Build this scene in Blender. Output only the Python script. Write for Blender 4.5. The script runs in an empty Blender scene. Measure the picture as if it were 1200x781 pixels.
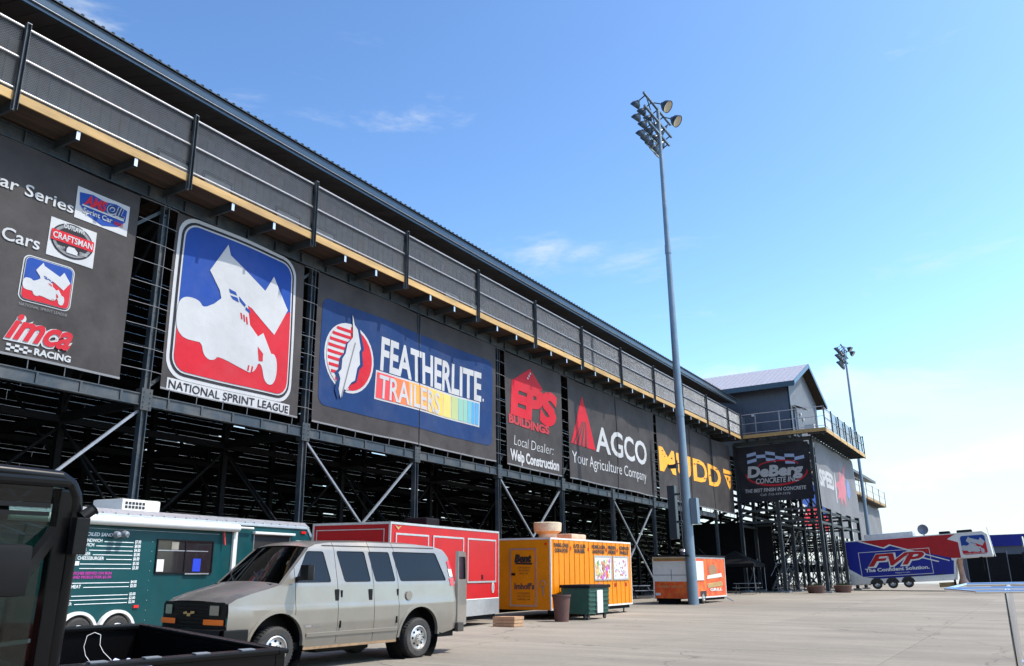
import bpy, bmesh, math, random
from mathutils import Vector, Matrix
from mathutils.geometry import tessellate_polygon
random.seed(7)
SC = bpy.context.scene
COL = SC.collection
R = math.radians

# ------------------------------------------------------------------ camera
cam_d = bpy.data.cameras.new('camera')
cam = bpy.data.objects.new('camera', cam_d)
COL.objects.link(cam)
cam_d.sensor_width = 36.0
cam_d.lens = 29.94
cam_d.clip_start = 0.05
cam_d.clip_end = 6000
RX = Vector((0.8550, 0.5187, -0.0142)); DN = Vector((-0.1622, 0.2412, -0.9568))
RX.normalize(); FW = RX.cross(DN).normalized(); UPV = -(FW.cross(RX)).normalized()
UPV = RX.cross(FW).normalized()
m = Matrix.Identity(4)
for i in range(3):
    m[i][0] = RX[i]; m[i][1] = UPV[i]; m[i][2] = -FW[i]
m[0][3], m[1][3], m[2][3] = 0, 0, 1.62
cam.matrix_world = m
SC.camera = cam

# ------------------------------------------------------------------ sky and sun
SUN_EL, SUN_AZ = R(58), R(22)          # azimuth measured from +X towards +Y
world = bpy.data.worlds.new('World'); SC.world = world
world.use_nodes = True
wn, wl = world.node_tree.nodes, world.node_tree.links
wn.clear()
wout = wn.new('ShaderNodeOutputWorld'); bg = wn.new('ShaderNodeBackground')
sky = wn.new('ShaderNodeTexSky'); sky.sky_type = 'NISHITA'; sky.sun_disc = False
sky.sun_elevation = SUN_EL; sky.sun_rotation = R(90) - SUN_AZ
sky.air_density = 1.0; sky.dust_density = 1.2; sky.ozone_density = 1.6
bg.inputs['Strength'].default_value = 0.15
tc = wn.new('ShaderNodeTexCoord'); mp = wn.new('ShaderNodeMapping')
mp.inputs['Scale'].default_value = (1.0, 1.0, 3.2)
mp.inputs['Location'].default_value = (5.3, 1.7, 0.3)
nz = wn.new('ShaderNodeTexNoise'); nz.inputs['Scale'].default_value = 3.4
nz.inputs['Detail'].default_value = 9; nz.inputs['Roughness'].default_value = 0.6
nz.inputs['Distortion'].default_value = 0.35
sep = wn.new('ShaderNodeSeparateXYZ')
el = wn.new('ShaderNodeMapRange')          # clouds thicken towards the horizon
el.inputs['From Min'].default_value = 0.34; el.inputs['From Max'].default_value = 0.02
el.inputs['To Min'].default_value = -0.09; el.inputs['To Max'].default_value = 0.24
add = wn.new('ShaderNodeMath'); add.operation = 'ADD'
rmp = wn.new('ShaderNodeMapRange'); rmp.interpolation_type = 'SMOOTHSTEP'
rmp.inputs['From Min'].default_value = 0.50; rmp.inputs['From Max'].default_value = 0.72
rmp.inputs['To Max'].default_value = 0.85
mix = wn.new('ShaderNodeMix'); mix.data_type = 'RGBA'
tint = wn.new('ShaderNodeMix'); tint.data_type = 'RGBA'; tint.blend_type = 'MULTIPLY'
tint.inputs[0].default_value = 1.0; tint.inputs[7].default_value = (0.93, 1.09, 1.27, 1)
mix.inputs[7].default_value = (4.7, 5.1, 5.4, 1)
wl.new(tc.outputs['Generated'], mp.inputs['Vector']); wl.new(mp.outputs[0], nz.inputs['Vector'])
wl.new(tc.outputs['Generated'], sep.inputs[0]); wl.new(sep.outputs['Z'], el.inputs['Value'])
wl.new(nz.outputs['Fac'], add.inputs[0]); wl.new(el.outputs[0], add.inputs[1])
wl.new(add.outputs[0], rmp.inputs['Value']); wl.new(rmp.outputs[0], mix.inputs[0])
sc1 = wn.new('ShaderNodeVectorMath'); sc1.operation = 'SCALE'; sc1.inputs['Scale'].default_value = 0.2
gma = wn.new('ShaderNodeGamma'); gma.inputs['Gamma'].default_value = 1.6
sc2 = wn.new('ShaderNodeVectorMath'); sc2.operation = 'MULTIPLY'; sc2.inputs[1].default_value = (11.4, 9.0, 6.2)
wl.new(sky.outputs[0], tint.inputs[6]); wl.new(tint.outputs[2], sc1.inputs[0]); wl.new(sc1.outputs[0], gma.inputs[0])
wl.new(gma.outputs[0], sc2.inputs[0]); wl.new(sc2.outputs[0], mix.inputs[6])
wl.new(mix.outputs[2], bg.inputs['Color'])
wl.new(bg.outputs[0], wout.inputs['Surface'])

sun_d = bpy.data.lights.new('sun', 'SUN'); sun_d.energy = 4.7; sun_d.angle = R(0.53)
sun_d.color = (1.0, 0.94, 0.84)
sun = bpy.data.objects.new('sun', sun_d); COL.objects.link(sun)
sdir = Vector((math.cos(SUN_EL) * math.cos(SUN_AZ), math.cos(SUN_EL) * math.sin(SUN_AZ), math.sin(SUN_EL)))
sun.rotation_euler = sdir.to_track_quat('Z', 'Y').to_euler()
sun.location = (20, 0, 60)
SC.view_settings.view_transform = 'Standard'
SC.view_settings.look = 'None'
SC.view_settings.exposure = 0.34
SC.view_settings.gamma = 1.0
SC.render.engine = 'CYCLES'

# ------------------------------------------------------------------ helpers
def gz(x, y):
    return -0.02087 * x + 0.01272 * min(y, 105.0)
GN = Vector((0.02087, -0.01272, 1)).normalized()

class MB:
    """collects shapes; build() links them as one mesh object"""
    def __init__(s): s.v = []; s.f = []
    def add(s, vs, fs):
        o = len(s.v); s.v += [tuple(v) for v in vs]; s.f += [tuple(i + o for i in f) for f in fs]; return s
    def box(s, a, b):
        x0, y0, z0 = a; x1, y1, z1 = b
        if x0 > x1: x0, x1 = x1, x0
        if y0 > y1: y0, y1 = y1, y0
        if z0 > z1: z0, z1 = z1, z0
        return s.add([(x0,y0,z0),(x1,y0,z0),(x1,y1,z0),(x0,y1,z0),(x0,y0,z1),(x1,y0,z1),(x1,y1,z1),(x0,y1,z1)],
                     [(0,3,2,1),(4,5,6,7),(0,1,5,4),(1,2,6,5),(2,3,7,6),(3,0,4,7)])
    def bar(s, p, q, w, h=None, up=(0,0,1)):
        p, q = Vector(p), Vector(q); h = h or w; d = (q - p).normalized(); up = Vector(up)
        if abs(d.dot(up)) > 0.98: up = Vector((1, 0, 0)) if abs(d.x) < 0.9 else Vector((0, 1, 0))
        a = d.cross(up).normalized() * w / 2; b = a.cross(d).normalized() * h / 2
        return s.add([p-a-b,p+a-b,p+a+b,p-a+b,q-a-b,q+a-b,q+a+b,q-a+b],
                     [(0,3,2,1),(4,5,6,7),(0,1,5,4),(1,2,6,5),(2,3,7,6),(3,0,4,7)])
    def tube(s, p, q, r, r2=None, n=8, caps=True):
        p, q = Vector(p), Vector(q); r2 = r if r2 is None else r2
        d = (q - p).normalized(); up = Vector((0,0,1)) if abs(d.z) < 0.95 else Vector((1,0,0))
        a = d.cross(up).normalized(); b = d.cross(a)
        vs = []
        for k in range(n):
            t = 2*math.pi*k/n; c = a*math.cos(t) + b*math.sin(t); vs += [p + c*r, q + c*r2]
        fs = [(2*k, 2*k+1, (2*k+3) % (2*n), (2*k+2) % (2*n)) for k in range(n)]
        if caps: fs += [tuple(range(0, 2*n, 2))[::-1], tuple(range(1, 2*n, 2))]
        return s.add(vs, [f[::-1] for f in fs])
    def path(s, pts, r, n=8):
        for a, b in zip(pts[:-1], pts[1:]): s.tube(a, b, r, n=n)
        return s
    def lathe(s, prof, c, axis='z', n=24):
        """prof: list of (radius, height along axis)"""
        vs = []; c = Vector(c)
        for r, h in prof:
            for k in range(n):
                t = 2*math.pi*k/n; a, b = r*math.cos(t), r*math.sin(t)
                vs.append(c + (Vector((a,b,h)) if axis == 'z' else Vector((h,a,b)) if axis == 'x' else Vector((b,h,a))))
        fs = []
        for j in range(len(prof)-1):
            for k in range(n):
                fs.append((j*n+k, j*n+(k+1) % n, (j+1)*n+(k+1) % n, (j+1)*n+k))
        return s.add(vs, fs)
    def prism(s, pts, f0, f1):
        """2D outline extruded between two mapping functions"""
        n = len(pts); vs = [f0(*p) for p in pts] + [f1(*p) for p in pts]
        fs = [(k, (k+1) % n, n+(k+1) % n, n+k) for k in range(n)]
        tri = tessellate_polygon([[Vector((p[0], p[1], 0)) for p in pts]])
        fs += [tuple(t) for t in tri] + [tuple(i+n for i in t[::-1]) for t in tri]
        return s.add(vs, fs)
    def grid(s, rows):
        n = len(rows[0]); vs = [p for r in rows for p in r]
        return s.add(vs, [(j*n+k, j*n+k+1, (j+1)*n+k+1, (j+1)*n+k) for j in range(len(rows)-1) for k in range(n-1)])
    def mesh(s, name, mat, smooth=0, bevel=0, fix=True):
        me = bpy.data.meshes.new(name); me.from_pydata(s.v, [], s.f)
        if fix or bevel:
            bm = bmesh.new(); bm.from_mesh(me)
            if bevel:
                bmesh.ops.bevel(bm, geom=bm.edges[:] , offset=bevel, segments=2, profile=0.7, affect='EDGES')
            if fix: bmesh.ops.recalc_face_normals(bm, faces=bm.faces[:])
            bm.to_mesh(me); bm.free()
        if smooth:
            me.polygons.foreach_set('use_smooth', [True]*len(me.polygons))
            me.set_sharp_from_angle(angle=R(smooth))
        if mat: me.materials.append(mat)
        me.update(); return me
    def build(s, name, mat, parent=None, world=False, **k):
        return obj(name, s.mesh(name, mat, **k), parent, world=world)

def obj(name, me, parent=None, loc=None, rot=None, world=False, label=None, scale=None):
    o = bpy.data.objects.new(name, me); COL.objects.link(o)
    if parent is not None: o.parent = parent
    if loc is not None: o.location = loc
    if world and parent is not None:
        base = Vector(loc) if loc is not None else Vector((0,0,0))
        rt = parent
        off = Vector((0,0,0))
        while rt is not None: off += rt.location; rt = rt.parent
        o.location = base - off
    if rot is not None: o.rotation_euler = rot
    if scale is not None: o.scale = scale
    if label: o['label'] = label
    return o

def tag(o, label=None, cat=None, group=None, kind=None):
    if label: o['label'] = label
    if cat: o['category'] = cat
    if group: o['group'] = group
    if kind: o['kind'] = kind
    return o

def thing(name, label, cat, loc=(0,0,0), group=None):
    o = bpy.data.objects.new(name, None); COL.objects.link(o); o.location = loc
    o.empty_display_size = 0.3
    return tag(o, label, cat, group)

def grounded(name, label, cat, x, y, az, group=None, lift=0.0):
    """thing standing on the sloping lot; local +Y points az degrees clockwise of world +Y"""
    o = thing(name, label, cat, (0,0,0), group)
    yv = Vector((math.sin(R(az)), math.cos(R(az)), 0)); zv = GN
    yv = (yv - zv*yv.dot(zv)).normalized(); xv = yv.cross(zv)
    mm = Matrix.Identity(4)
    for i in range(3):
        mm[i][0] = xv[i]; mm[i][1] = yv[i]; mm[i][2] = zv[i]
    mm[0][3], mm[1][3], mm[2][3] = x, y, gz(x, y) + lift
    o.matrix_world = mm
    return o

# ------------------------------------------------------------------ materials
def pm(name, col, rough=0.6, metal=0.0, var=0.12, scale=6.0, bump=0.0, bscale=None, coat=0.0, dirt=None, dscale=1.2,
       damt=0.4, spec=0.5, stretch=(1,1,1), rand=0.0, world=False, emis=None):
    mt = bpy.data.materials.new(name); mt.use_nodes = True
    n, l = mt.node_tree.nodes, mt.node_tree.links
    b = n['Principled BSDF']; b.inputs['Roughness'].default_value = rough; b.inputs['Metallic'].default_value = metal
    b.inputs['Specular IOR Level'].default_value = spec
    b.inputs['Coat Weight'].default_value = coat
    if world:
        g = n.new('ShaderNodeNewGeometry'); src = g.outputs['Position']
    else:
        t = n.new('ShaderNodeTexCoord'); src = t.outputs['Object']
    mpn = n.new('ShaderNodeMapping'); mpn.inputs['Scale'].default_value = stretch; l.new(src, mpn.inputs['Vector'])
    nt = n.new('ShaderNodeTexNoise'); nt.inputs['Scale'].default_value = scale; nt.inputs['Detail'].default_value = 8
    nt.inputs['Roughness'].default_value = 0.6
    l.new(mpn.outputs[0], nt.inputs['Vector'])
    mr = n.new('ShaderNodeMapRange'); mr.inputs['From Min'].default_value = 0.3; mr.inputs['From Max'].default_value = 0.7
    mr.inputs['To Min'].default_value = 1-var; mr.inputs['To Max'].default_value = 1+var
    l.new(nt.outputs['Fac'], mr.inputs['Value'])
    mx = n.new('ShaderNodeVectorMath'); mx.operation = 'SCALE'
    mx.inputs[0].default_value = col[:3]; l.new(mr.outputs[0], mx.inputs['Scale'])
    cur = mx.outputs[0]
    if rand:
        oi = n.new('ShaderNodeObjectInfo'); rr = n.new('ShaderNodeMapRange')
        rr.inputs['To Min'].default_value = 1-rand; rr.inputs['To Max'].default_value = 1+rand
        l.new(oi.outputs['Random'], rr.inputs['Value'])
        m2 = n.new('ShaderNodeVectorMath'); m2.operation = 'SCALE'; l.new(cur, m2.inputs[0]); l.new(rr.outputs[0], m2.inputs['Scale'])
        cur = m2.outputs[0]
    if dirt:
        n2 = n.new('ShaderNodeTexNoise'); n2.inputs['Scale'].default_value = dscale; n2.inputs['Detail'].default_value = 10
        n2.inputs['Roughness'].default_value = 0.68; n2.inputs['Distortion'].default_value = 0.4
        l.new(mpn.outputs[0], n2.inputs['Vector'])
        r2 = n.new('ShaderNodeMapRange'); r2.inputs['From Min'].default_value = 0.45; r2.inputs['From Max'].default_value = 0.75
        r2.inputs['To Max'].default_value = damt; l.new(n2.outputs['Fac'], r2.inputs['Value'])
        m3 = n.new('ShaderNodeMix'); m3.data_type = 'RGBA'; l.new(r2.outputs[0], m3.inputs[0]); l.new(cur, m3.inputs[6])
        m3.inputs[7].default_value = (*dirt, 1); cur = m3.outputs[2]
        r3 = n.new('ShaderNodeMapRange'); r3.inputs['To Min'].default_value = rough; r3.inputs['To Max'].default_value = min(1, rough+0.4)
        l.new(r2.outputs[0], r3.inputs['Value']); l.new(r3.outputs[0], b.inputs['Roughness'])
    l.new(cur, b.inputs['Base Color'])
    if bump:
        nb = n.new('ShaderNodeTexNoise'); nb.inputs['Scale'].default_value = bscale or scale*4; nb.inputs['Detail'].default_value = 6
        l.new(mpn.outputs[0], nb.inputs['Vector'])
        bp = n.new('ShaderNodeBump'); bp.inputs['Strength'].default_value = 0.6; bp.inputs['Distance'].default_value = bump
        l.new(nb.outputs['Fac'], bp.inputs['Height']); l.new(bp.outputs[0], b.inputs['Normal'])
    if emis:
        b.inputs['Emission Color'].default_value = (*emis, 1); b.inputs['Emission Strength'].default_value = 1
    return mt

def glass(name, tintc, clear=0.35):
    mt = bpy.data.materials.new(name); mt.use_nodes = True
    n, l = mt.node_tree.nodes, mt.node_tree.links
    n.clear(); o = n.new('ShaderNodeOutputMaterial')
    tr = n.new('ShaderNodeBsdfTransparent'); tr.inputs[0].default_value = (*[c*clear for c in tintc], 1)
    gl = n.new('ShaderNodeBsdfGlossy'); gl.inputs['Roughness'].default_value = 0.02
    fr = n.new('ShaderNodeLayerWeight'); fr.inputs['Blend'].default_value = 0.5
    pw = n.new('ShaderNodeMath'); pw.operation = 'POWER'; pw.inputs[1].default_value = 4.5; l.new(fr.outputs['Facing'], pw.inputs[0])
    ml = n.new('ShaderNodeMath'); ml.operation = 'MULTIPLY_ADD'; ml.inputs[1].default_value = 0.9; ml.inputs[2].default_value = 0.045; l.new(pw.outputs[0], ml.inputs[0])
    mx = n.new('ShaderNodeMixShader'); l.new(ml.outputs[0], mx.inputs[0]); l.new(tr.outputs[0], mx.inputs[1]); l.new(gl.outputs[0], mx.inputs[2])
    l.new(mx.outputs[0], o.inputs['Surface']); return mt

M = {}
M['steel'] = pm('dark_painted_steel', (0.035,0.045,0.052), 0.5, 0.3, 0.25, 3, dirt=(0.10,0.09,0.08), damt=0.5, world=True)
M['steel_in'] = pm('shade_dark_steel', (0.008,0.009,0.010), 0.7, 0.0, 0.25, 3, spec=0.08, world=True)  # inner copy of the steel, under-stand shade put into its near-black colour
M['steel_blue'] = pm('blue_grey_steel', (0.026,0.038,0.050), 0.5, 0.2, 0.2, 4, dirt=(0.16,0.15,0.13), damt=0.5, world=True)
M['galv'] = pm('galvanised_steel', (0.52,0.53,0.55), 0.35, 0.8, 0.12, 9, world=True)
M['galv_dull'] = pm('dull_galvanised_steel', (0.22,0.24,0.27), 0.5, 0.5, 0.15, 5, dirt=(0.2,0.19,0.17), world=True)
M['fascia'] = pm('treated_yellow_pine', (0.40,0.255,0.095), 0.7, 0, 0.25, 5, bump=0.004, dirt=(0.25,0.16,0.08), damt=0.6, stretch=(1,0.15,1), rand=0.15, world=True)
M['wood_dark'] = pm('weathered_board', (0.04,0.026,0.017), 0.85, 0, 0.3, 4, bump=0.003, stretch=(1,0.1,1), rand=0.25, world=True)
M['roof'] = pm('dark_roof_sheet', (0.035,0.045,0.055), 0.4, 0.3, 0.1, 4)
M['gutter'] = pm('blue_black_gutter', (0.035,0.06,0.085), 0.28, 0.5, 0.1, 3, world=True)
M['soffit'] = pm('soffit_panel', (0.05,0.043,0.04), 0.6, 0.1, 0.2, 1.5, rand=0.2, world=True)
M['wall'] = pm('grey_wall_panel', (0.12,0.13,0.145), 0.5, 0.1, 0.12, 2, rand=0.06, dirt=(0.2,0.18,0.16), damt=0.3, world=True)
M['wall_lt'] = pm('light_grey_siding', (0.17,0.18,0.20), 0.5, 0.1, 0.1, 2, world=True)
M['wall_dk'] = pm('blue_grey_shade_siding', (0.07,0.085,0.12), 0.5, 0.1, 0.1, 2, world=True)  # on the tower side wall this darker tone carries the painted shade
M['door'] = pm('grey_door', (0.33,0.34,0.36), 0.5, 0.1, 0.1, 3)
M['white'] = pm('white_paint', (0.60,0.60,0.58), 0.4, 0, 0.06, 5, dirt=(0.45,0.42,0.36), damt=0.3)
M['roof_lt'] = pm('pale_metal_roof', (0.33,0.325,0.36), 0.45, 0.3, 0.06, 3)
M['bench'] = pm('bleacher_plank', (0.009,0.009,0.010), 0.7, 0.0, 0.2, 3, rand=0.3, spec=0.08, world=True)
def vinyl(name, c, var=0.08):
    return pm(name, c, 0.62, 0, var, 0.9, bump=0.06, bscale=0.9, dirt=tuple(0.75*k+0.05 for k in c), damt=0.5, dscale=0.6, spec=0.12, world=True)
M['v_black'] = vinyl('black_banner_vinyl', (0.046,0.042,0.042), 0.25)
M['v_grey'] = vinyl('grey_banner_vinyl', (0.17,0.175,0.185))
M['v_white'] = vinyl('white_print', (0.40,0.41,0.42))
M['v_red'] = vinyl('red_print', (0.42,0.016,0.028))
M['v_dkred'] = vinyl('dark_red_print', (0.36,0.04,0.05))
M['v_blue'] = vinyl('blue_print', (0.012,0.05,0.24))
M['v_navy'] = vinyl('navy_print', (0.010,0.034,0.115))
M['v_orange'] = vinyl('orange_print', (0.80,0.36,0.05))
M['v_ink'] = vinyl('dark_ink', (0.02,0.02,0.025))
for nm_, c_ in {'s0':(0.62,0.06,0.07),'s1':(0.68,0.16,0.07),'s2':(0.70,0.30,0.08),'s3':(0.68,0.42,0.10),'s4':(0.55,0.45,0.14),
                's5':(0.36,0.42,0.20),'s6':(0.20,0.40,0.32),'s7':(0.12,0.36,0.44),'s8':(0.08,0.28,0.48)}.items():
    M[nm_] = vinyl('stripe_' + nm_, c_)
M['rubber'] = pm('tyre_rubber', (0.022,0.022,0.022), 0.85, 0, 0.25, 8, bump=0.003, dirt=(0.12,0.10,0.08), damt=0.5)
M['blackpl'] = pm('black_plastic', (0.006,0.006,0.0065), 0.5, 0, 0.2, 8, spec=0.2)
M['chrome'] = pm('chrome', (0.75,0.76,0.80), 0.08, 1.0, 0.03, 6)
M['rim'] = pm('wheel_rim_alloy', (0.55,0.53,0.50), 0.35, 0.7, 0.12, 8, dirt=(0.22,0.18,0.13), damt=0.5)
M['silver'] = pm('silver_beige_paint', (0.255,0.238,0.208), 0.28, 0.45, 0.05, 3, coat=0.6, dirt=(0.26,0.205,0.14), damt=0.45, dscale=0.9)
M['hood'] = pm('dark_silver_bonnet', (0.12,0.115,0.11), 0.42, 0.4, 0.1, 3, coat=0.25, dirt=(0.16,0.14,0.12), damt=0.7, dscale=2)  # bonnet tone darker than the body paint
M['rust'] = pm('road_dirt', (0.25,0.16,0.09), 0.85, 0, 0.3, 8)
M['amber'] = pm('amber_lens', (0.85,0.16,0.01), 0.2, 0, 0.05, 8, coat=0.5)
M['redlens'] = pm('red_lens', (0.6,0.01,0.01), 0.2, 0, 0.05, 8, coat=0.5)
M['lamp'] = pm('clear_lens', (0.5,0.46,0.36), 0.12, 0.6, 0.1, 30)
M['seat'] = pm('grey_cloth_seat', (0.12,0.12,0.13), 0.9, 0, 0.2, 12)
M['tan'] = pm('tan_trim', (0.22,0.20,0.17), 0.8, 0, 0.2, 6)
M['glass_dk'] = glass('tinted_window_glass', (0.55,0.75,0.85), 0.16)
M['glass'] = glass('window_glass', (0.75,0.9,0.85), 0.7)
M['teal'] = pm('teal_trailer_paint', (0.002,0.050,0.056), 0.4, 0.1, 0.15, 2.2, spec=0.3, bump=0.002, bscale=3, dirt=(0.012,0.05,0.052), damt=0.5)
M['red'] = pm('red_trailer_paint', (0.40,0.003,0.006), 0.35, 0, 0.1, 1.5, coat=0.0, spec=0.3, bump=0.004, bscale=2.2)
M['yellow'] = pm('yellow_trailer_paint', (0.66,0.205,0.002), 0.45, 0, 0.1, 2, spec=0.25, bump=0.004, bscale=2, dirt=(0.5,0.16,0.004), damt=0.35)
M['orange'] = pm('orange_trailer_paint', (0.62,0.06,0.01), 0.4, 0, 0.35, 1.6, coat=0.15, dirt=(0.75,0.30,0.03), damt=0.7, dscale=2.2)
M['fvpblue'] = pm('deep_blue_wrap', (0.004,0.012,0.20), 0.4, 0, 0.15, 0.8, spec=0.3)
M['fvpred'] = pm('red_wrap', (0.34,0.003,0.008), 0.4, 0, 0.15, 0.8, spec=0.3)
M['alu'] = pm('brushed_aluminium', (0.62,0.62,0.63), 0.35, 0.8, 0.08, 6, dirt=(0.4,0.38,0.34), damt=0.4)
M['green'] = pm('green_dumpster_paint', (0.008,0.065,0.045), 0.55, 0, 0.2, 4, dirt=(0.02,0.05,0.035), damt=0.5)
M['brown'] = pm('brown_bin_plastic', (0.10,0.045,0.035), 0.6, 0, 0.15, 4)
M['tarp'] = pm('black_tarp', (0.012,0.012,0.014), 0.7, 0, 0.2, 2, spec=0.1)
M['blk_paint'] = pm('black_vehicle_paint', (0.003,0.003,0.0035), 0.25, 0, 0.1, 6, spec=0.22)
M['rope'] = pm('white_cord', (0.75,0.72,0.68), 0.8, 0, 0.1, 20)
M['plastic_bag'] = pm('blue_white_plastic_sheet', (0.55,0.60,0.85), 0.25, 0, 0.3, 12, coat=0.3)
M['cord_red'] = pm('red_cloth', (0.45,0.05,0.04), 0.8, 0, 0.2, 8)
M['jug_blue'] = pm('blue_jug_plastic', (0.02,0.05,0.45), 0.3, 0, 0.1, 6)
M['magenta'] = pm('magenta_vinyl', (0.32,0.02,0.22), 0.5, 0, 0.1, 6)
M['ltxt'] = pm('white_vinyl_letters', (0.70,0.74,0.74), 0.5, 0, 0.1, 6)
M['ink'] = pm('black_ink', (0.015,0.013,0.012), 0.6, 0, 0.1, 6)
M['nose_reflection'] = pm('orange_reflection_tone', (0.40,0.22,0.15), 0.5, 0, 0.3, 2)  # painted orange reflection for the metal trailer nose
M['brick_tan'] = pm('plywood', (0.36,0.22,0.12), 0.8, 0, 0.2, 5)

def concrete():
    mt = bpy.data.materials.new('lot_concrete'); mt.use_nodes = True
    n, l = mt.node_tree.nodes, mt.node_tree.links
    b = n['Principled BSDF']; b.inputs['Roughness'].default_value = 0.85; b.inputs['Specular IOR Level'].default_value = 0.3
    g = n.new('ShaderNodeNewGeometry')
    def noise(scale, st, det=8, ro=0.6, dist=0.0):
        mm = n.new('ShaderNodeMapping'); mm.inputs['Scale'].default_value = st; l.new(g.outputs['Position'], mm.inputs['Vector'])
        t = n.new('ShaderNodeTexNoise'); t.inputs['Scale'].default_value = scale; t.inputs['Detail'].default_value = det
        t.inputs['Roughness'].default_value = ro; t.inputs['Distortion'].default_value = dist
        l.new(mm.outputs[0], t.inputs['Vector']); return t.outputs['Fac']
    def mr(src, a, bb, c, d):
        r = n.new('ShaderNodeMapRange'); r.inputs['From Min'].default_value = a; r.inputs['From Max'].default_value = bb
        r.inputs['To Min'].default_value = c; r.inputs['To Max'].default_value = d; l.new(src, r.inputs['Value']); return r.outputs[0]
    def mul(a, b_):
        r = n.new('ShaderNodeMath'); r.operation = 'MULTIPLY'; l.new(a, r.inputs[0]); l.new(b_, r.inputs[1]); return r.outputs[0]
    big = mr(noise(0.11, (1,1,1), 5), 0.3, 0.7, 0.78, 1.2)
    streak = mr(noise(0.5, (0.28,1.5,1), 9, 0.68, 0.5), 0.36, 0.66, 0.84, 1.12)
    fine = mr(noise(9, (1,1,1), 8, 0.7), 0.3, 0.7, 0.9, 1.08)
    pat = mr(noise(0.9, (0.7,1.1,1), 10, 0.72, 0.9), 0.56, 0.74, 1.0, 0.80)
    oi = n.new('ShaderNodeObjectInfo'); sl = mr(oi.outputs['Random'], 0, 1, 0.93, 1.06)
    v = mul(mul(mul(big, streak), mul(fine, sl)), pat)
    sc = n.new('ShaderNodeVectorMath'); sc.operation = 'SCALE'; sc.inputs[0].default_value = (0.210,0.187,0.152)
    l.new(v, sc.inputs['Scale']); 
    st = mr(noise(0.35, (0.8,1.3,1), 8, 0.7, 1.0), 0.55, 0.75, 0.0, 0.45)
    mx = n.new('ShaderNodeMix'); mx.data_type = 'RGBA'; l.new(st, mx.inputs[0]); l.new(sc.outputs[0], mx.inputs[6])
    mx.inputs[7].default_value = (0.225,0.205,0.172,1)
    def layer(cur, fac, col):
        q = n.new('ShaderNodeMix'); q.data_type = 'RGBA'; l.new(fac, q.inputs[0]); l.new(cur, q.inputs[6]); q.inputs[7].default_value = (*col, 1); return q.outputs[2]
    vo = n.new('ShaderNodeTexVoronoi'); vo.feature = 'DISTANCE_TO_EDGE'; vo.inputs['Scale'].default_value = 0.13
    nn = n.new('ShaderNodeTexNoise'); nn.inputs['Scale'].default_value = 1.1; nn.inputs['Detail'].default_value = 6; l.new(g.outputs['Position'], nn.inputs['Vector'])
    wm = n.new('ShaderNodeVectorMath'); wm.operation = 'MULTIPLY_ADD'; wm.inputs[1].default_value = (1.6,1.6,0); l.new(nn.outputs['Color'], wm.inputs[0]); l.new(g.outputs['Position'], wm.inputs[2])
    l.new(wm.outputs[0], vo.inputs['Vector'])
    crack = mr(vo.outputs['Distance'], 0.0015, 0.004, 0.55, 0.0)
    vs_ = n.new('ShaderNodeTexVoronoi'); vs_.inputs['Scale'].default_value = 0.42; l.new(wm.outputs[0], vs_.inputs['Vector'])
    spot = mul(mr(vs_.outputs['Distance'], 0.03, 0.11, 0.75, 0.0), mr(noise(1.7, (1,1,1), 3), 0.5, 0.6, 0.0, 1.0))
    tyre = mr(noise(0.55, (0.12,3.2,1), 7, 0.6, 0.25), 0.58, 0.74, 0.0, 0.2)
    cur = layer(mx.outputs[2], tyre, (0.11,0.10,0.088)); cur = layer(cur, crack, (0.06,0.055,0.045)); cur = layer(cur, spot, (0.045,0.04,0.035))
    l.new(cur, b.inputs['Base Color'])
    bp = n.new('ShaderNodeBump'); bp.inputs['Distance'].default_value = 0.01; bp.inputs['Strength'].default_value = 0.5
    l.new(noise(22, (1,1,1), 8, 0.7), bp.inputs['Height']); l.new(bp.outputs[0], b.inputs['Normal'])
    return mt
M['concrete'] = concrete()
M['jointm'] = pm('dark_joint_filler', (0.07,0.065,0.055), 0.9, 0, 0.3, 3, world=True)

def siding(name, col, pitch=0.30, axis='y', rough=0.5):
    mt = pm(name, col, rough, 0.15, 0.1, 2, world=True); return mt

# ------------------------------------------------------------------ flat print on surfaces
def fill(polys, M_, off, cut=0):
    """polys: list of outlines (first = outer, others holes) in 2D; returns an MB mapped through M_(u,v,o)"""
    bm = bmesh.new()
    flat = [p for pl in polys for p in pl]
    vs = [bm.verts.new((p[0], p[1], 0)) for p in flat]
    for t in tessellate_polygon([[Vector((p[0], p[1], 0)) for p in pl] for pl in polys]):
        try: bm.faces.new([vs[i] for i in t])
        except ValueError: pass
    _cut(bm, cut)
    return _map(bm, M_, off)
def _cut(bm, cut):
    if not cut: return
    us = [v.co.x for v in bm.verts]; ws = [v.co.y for v in bm.verts]
    for lo, hi, nrm in ((min(us), max(us), (1,0,0)), (min(ws), max(ws), (0,1,0))):
        x = math.ceil(lo/cut)*cut
        while x < hi:
            if x > lo + 1e-4:
                bmesh.ops.bisect_plane(bm, geom=bm.verts[:]+bm.edges[:]+bm.faces[:], plane_co=Vector(nrm)*x, plane_no=nrm)
            x += cut
def _map(bm, M_, off):
    mb = MB(); bm.verts.ensure_lookup_table(); bm.verts.index_update(); bm.normal_update()
    mb.v = [tuple(M_(v.co.x, v.co.y, off)) for v in bm.verts]
    for f in bm.faces:
        ix = [v.index for v in f.verts]
        mb.f.append(tuple(ix if f.normal.z > 0 else ix[::-1]))
    bm.free(); return mb
def decal(name, polys, M_, off, mat, parent, cut=0, world=False, label=None):
    bmv = fill(polys, M_, off, cut)
    o = obj(name, bmv.mesh(name, mat, fix=False), parent, world=world, label=label); return o
def rect(u0, v0, u1, v1): return [(u0,v0),(u1,v0),(u1,v1),(u0,v1)]
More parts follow.
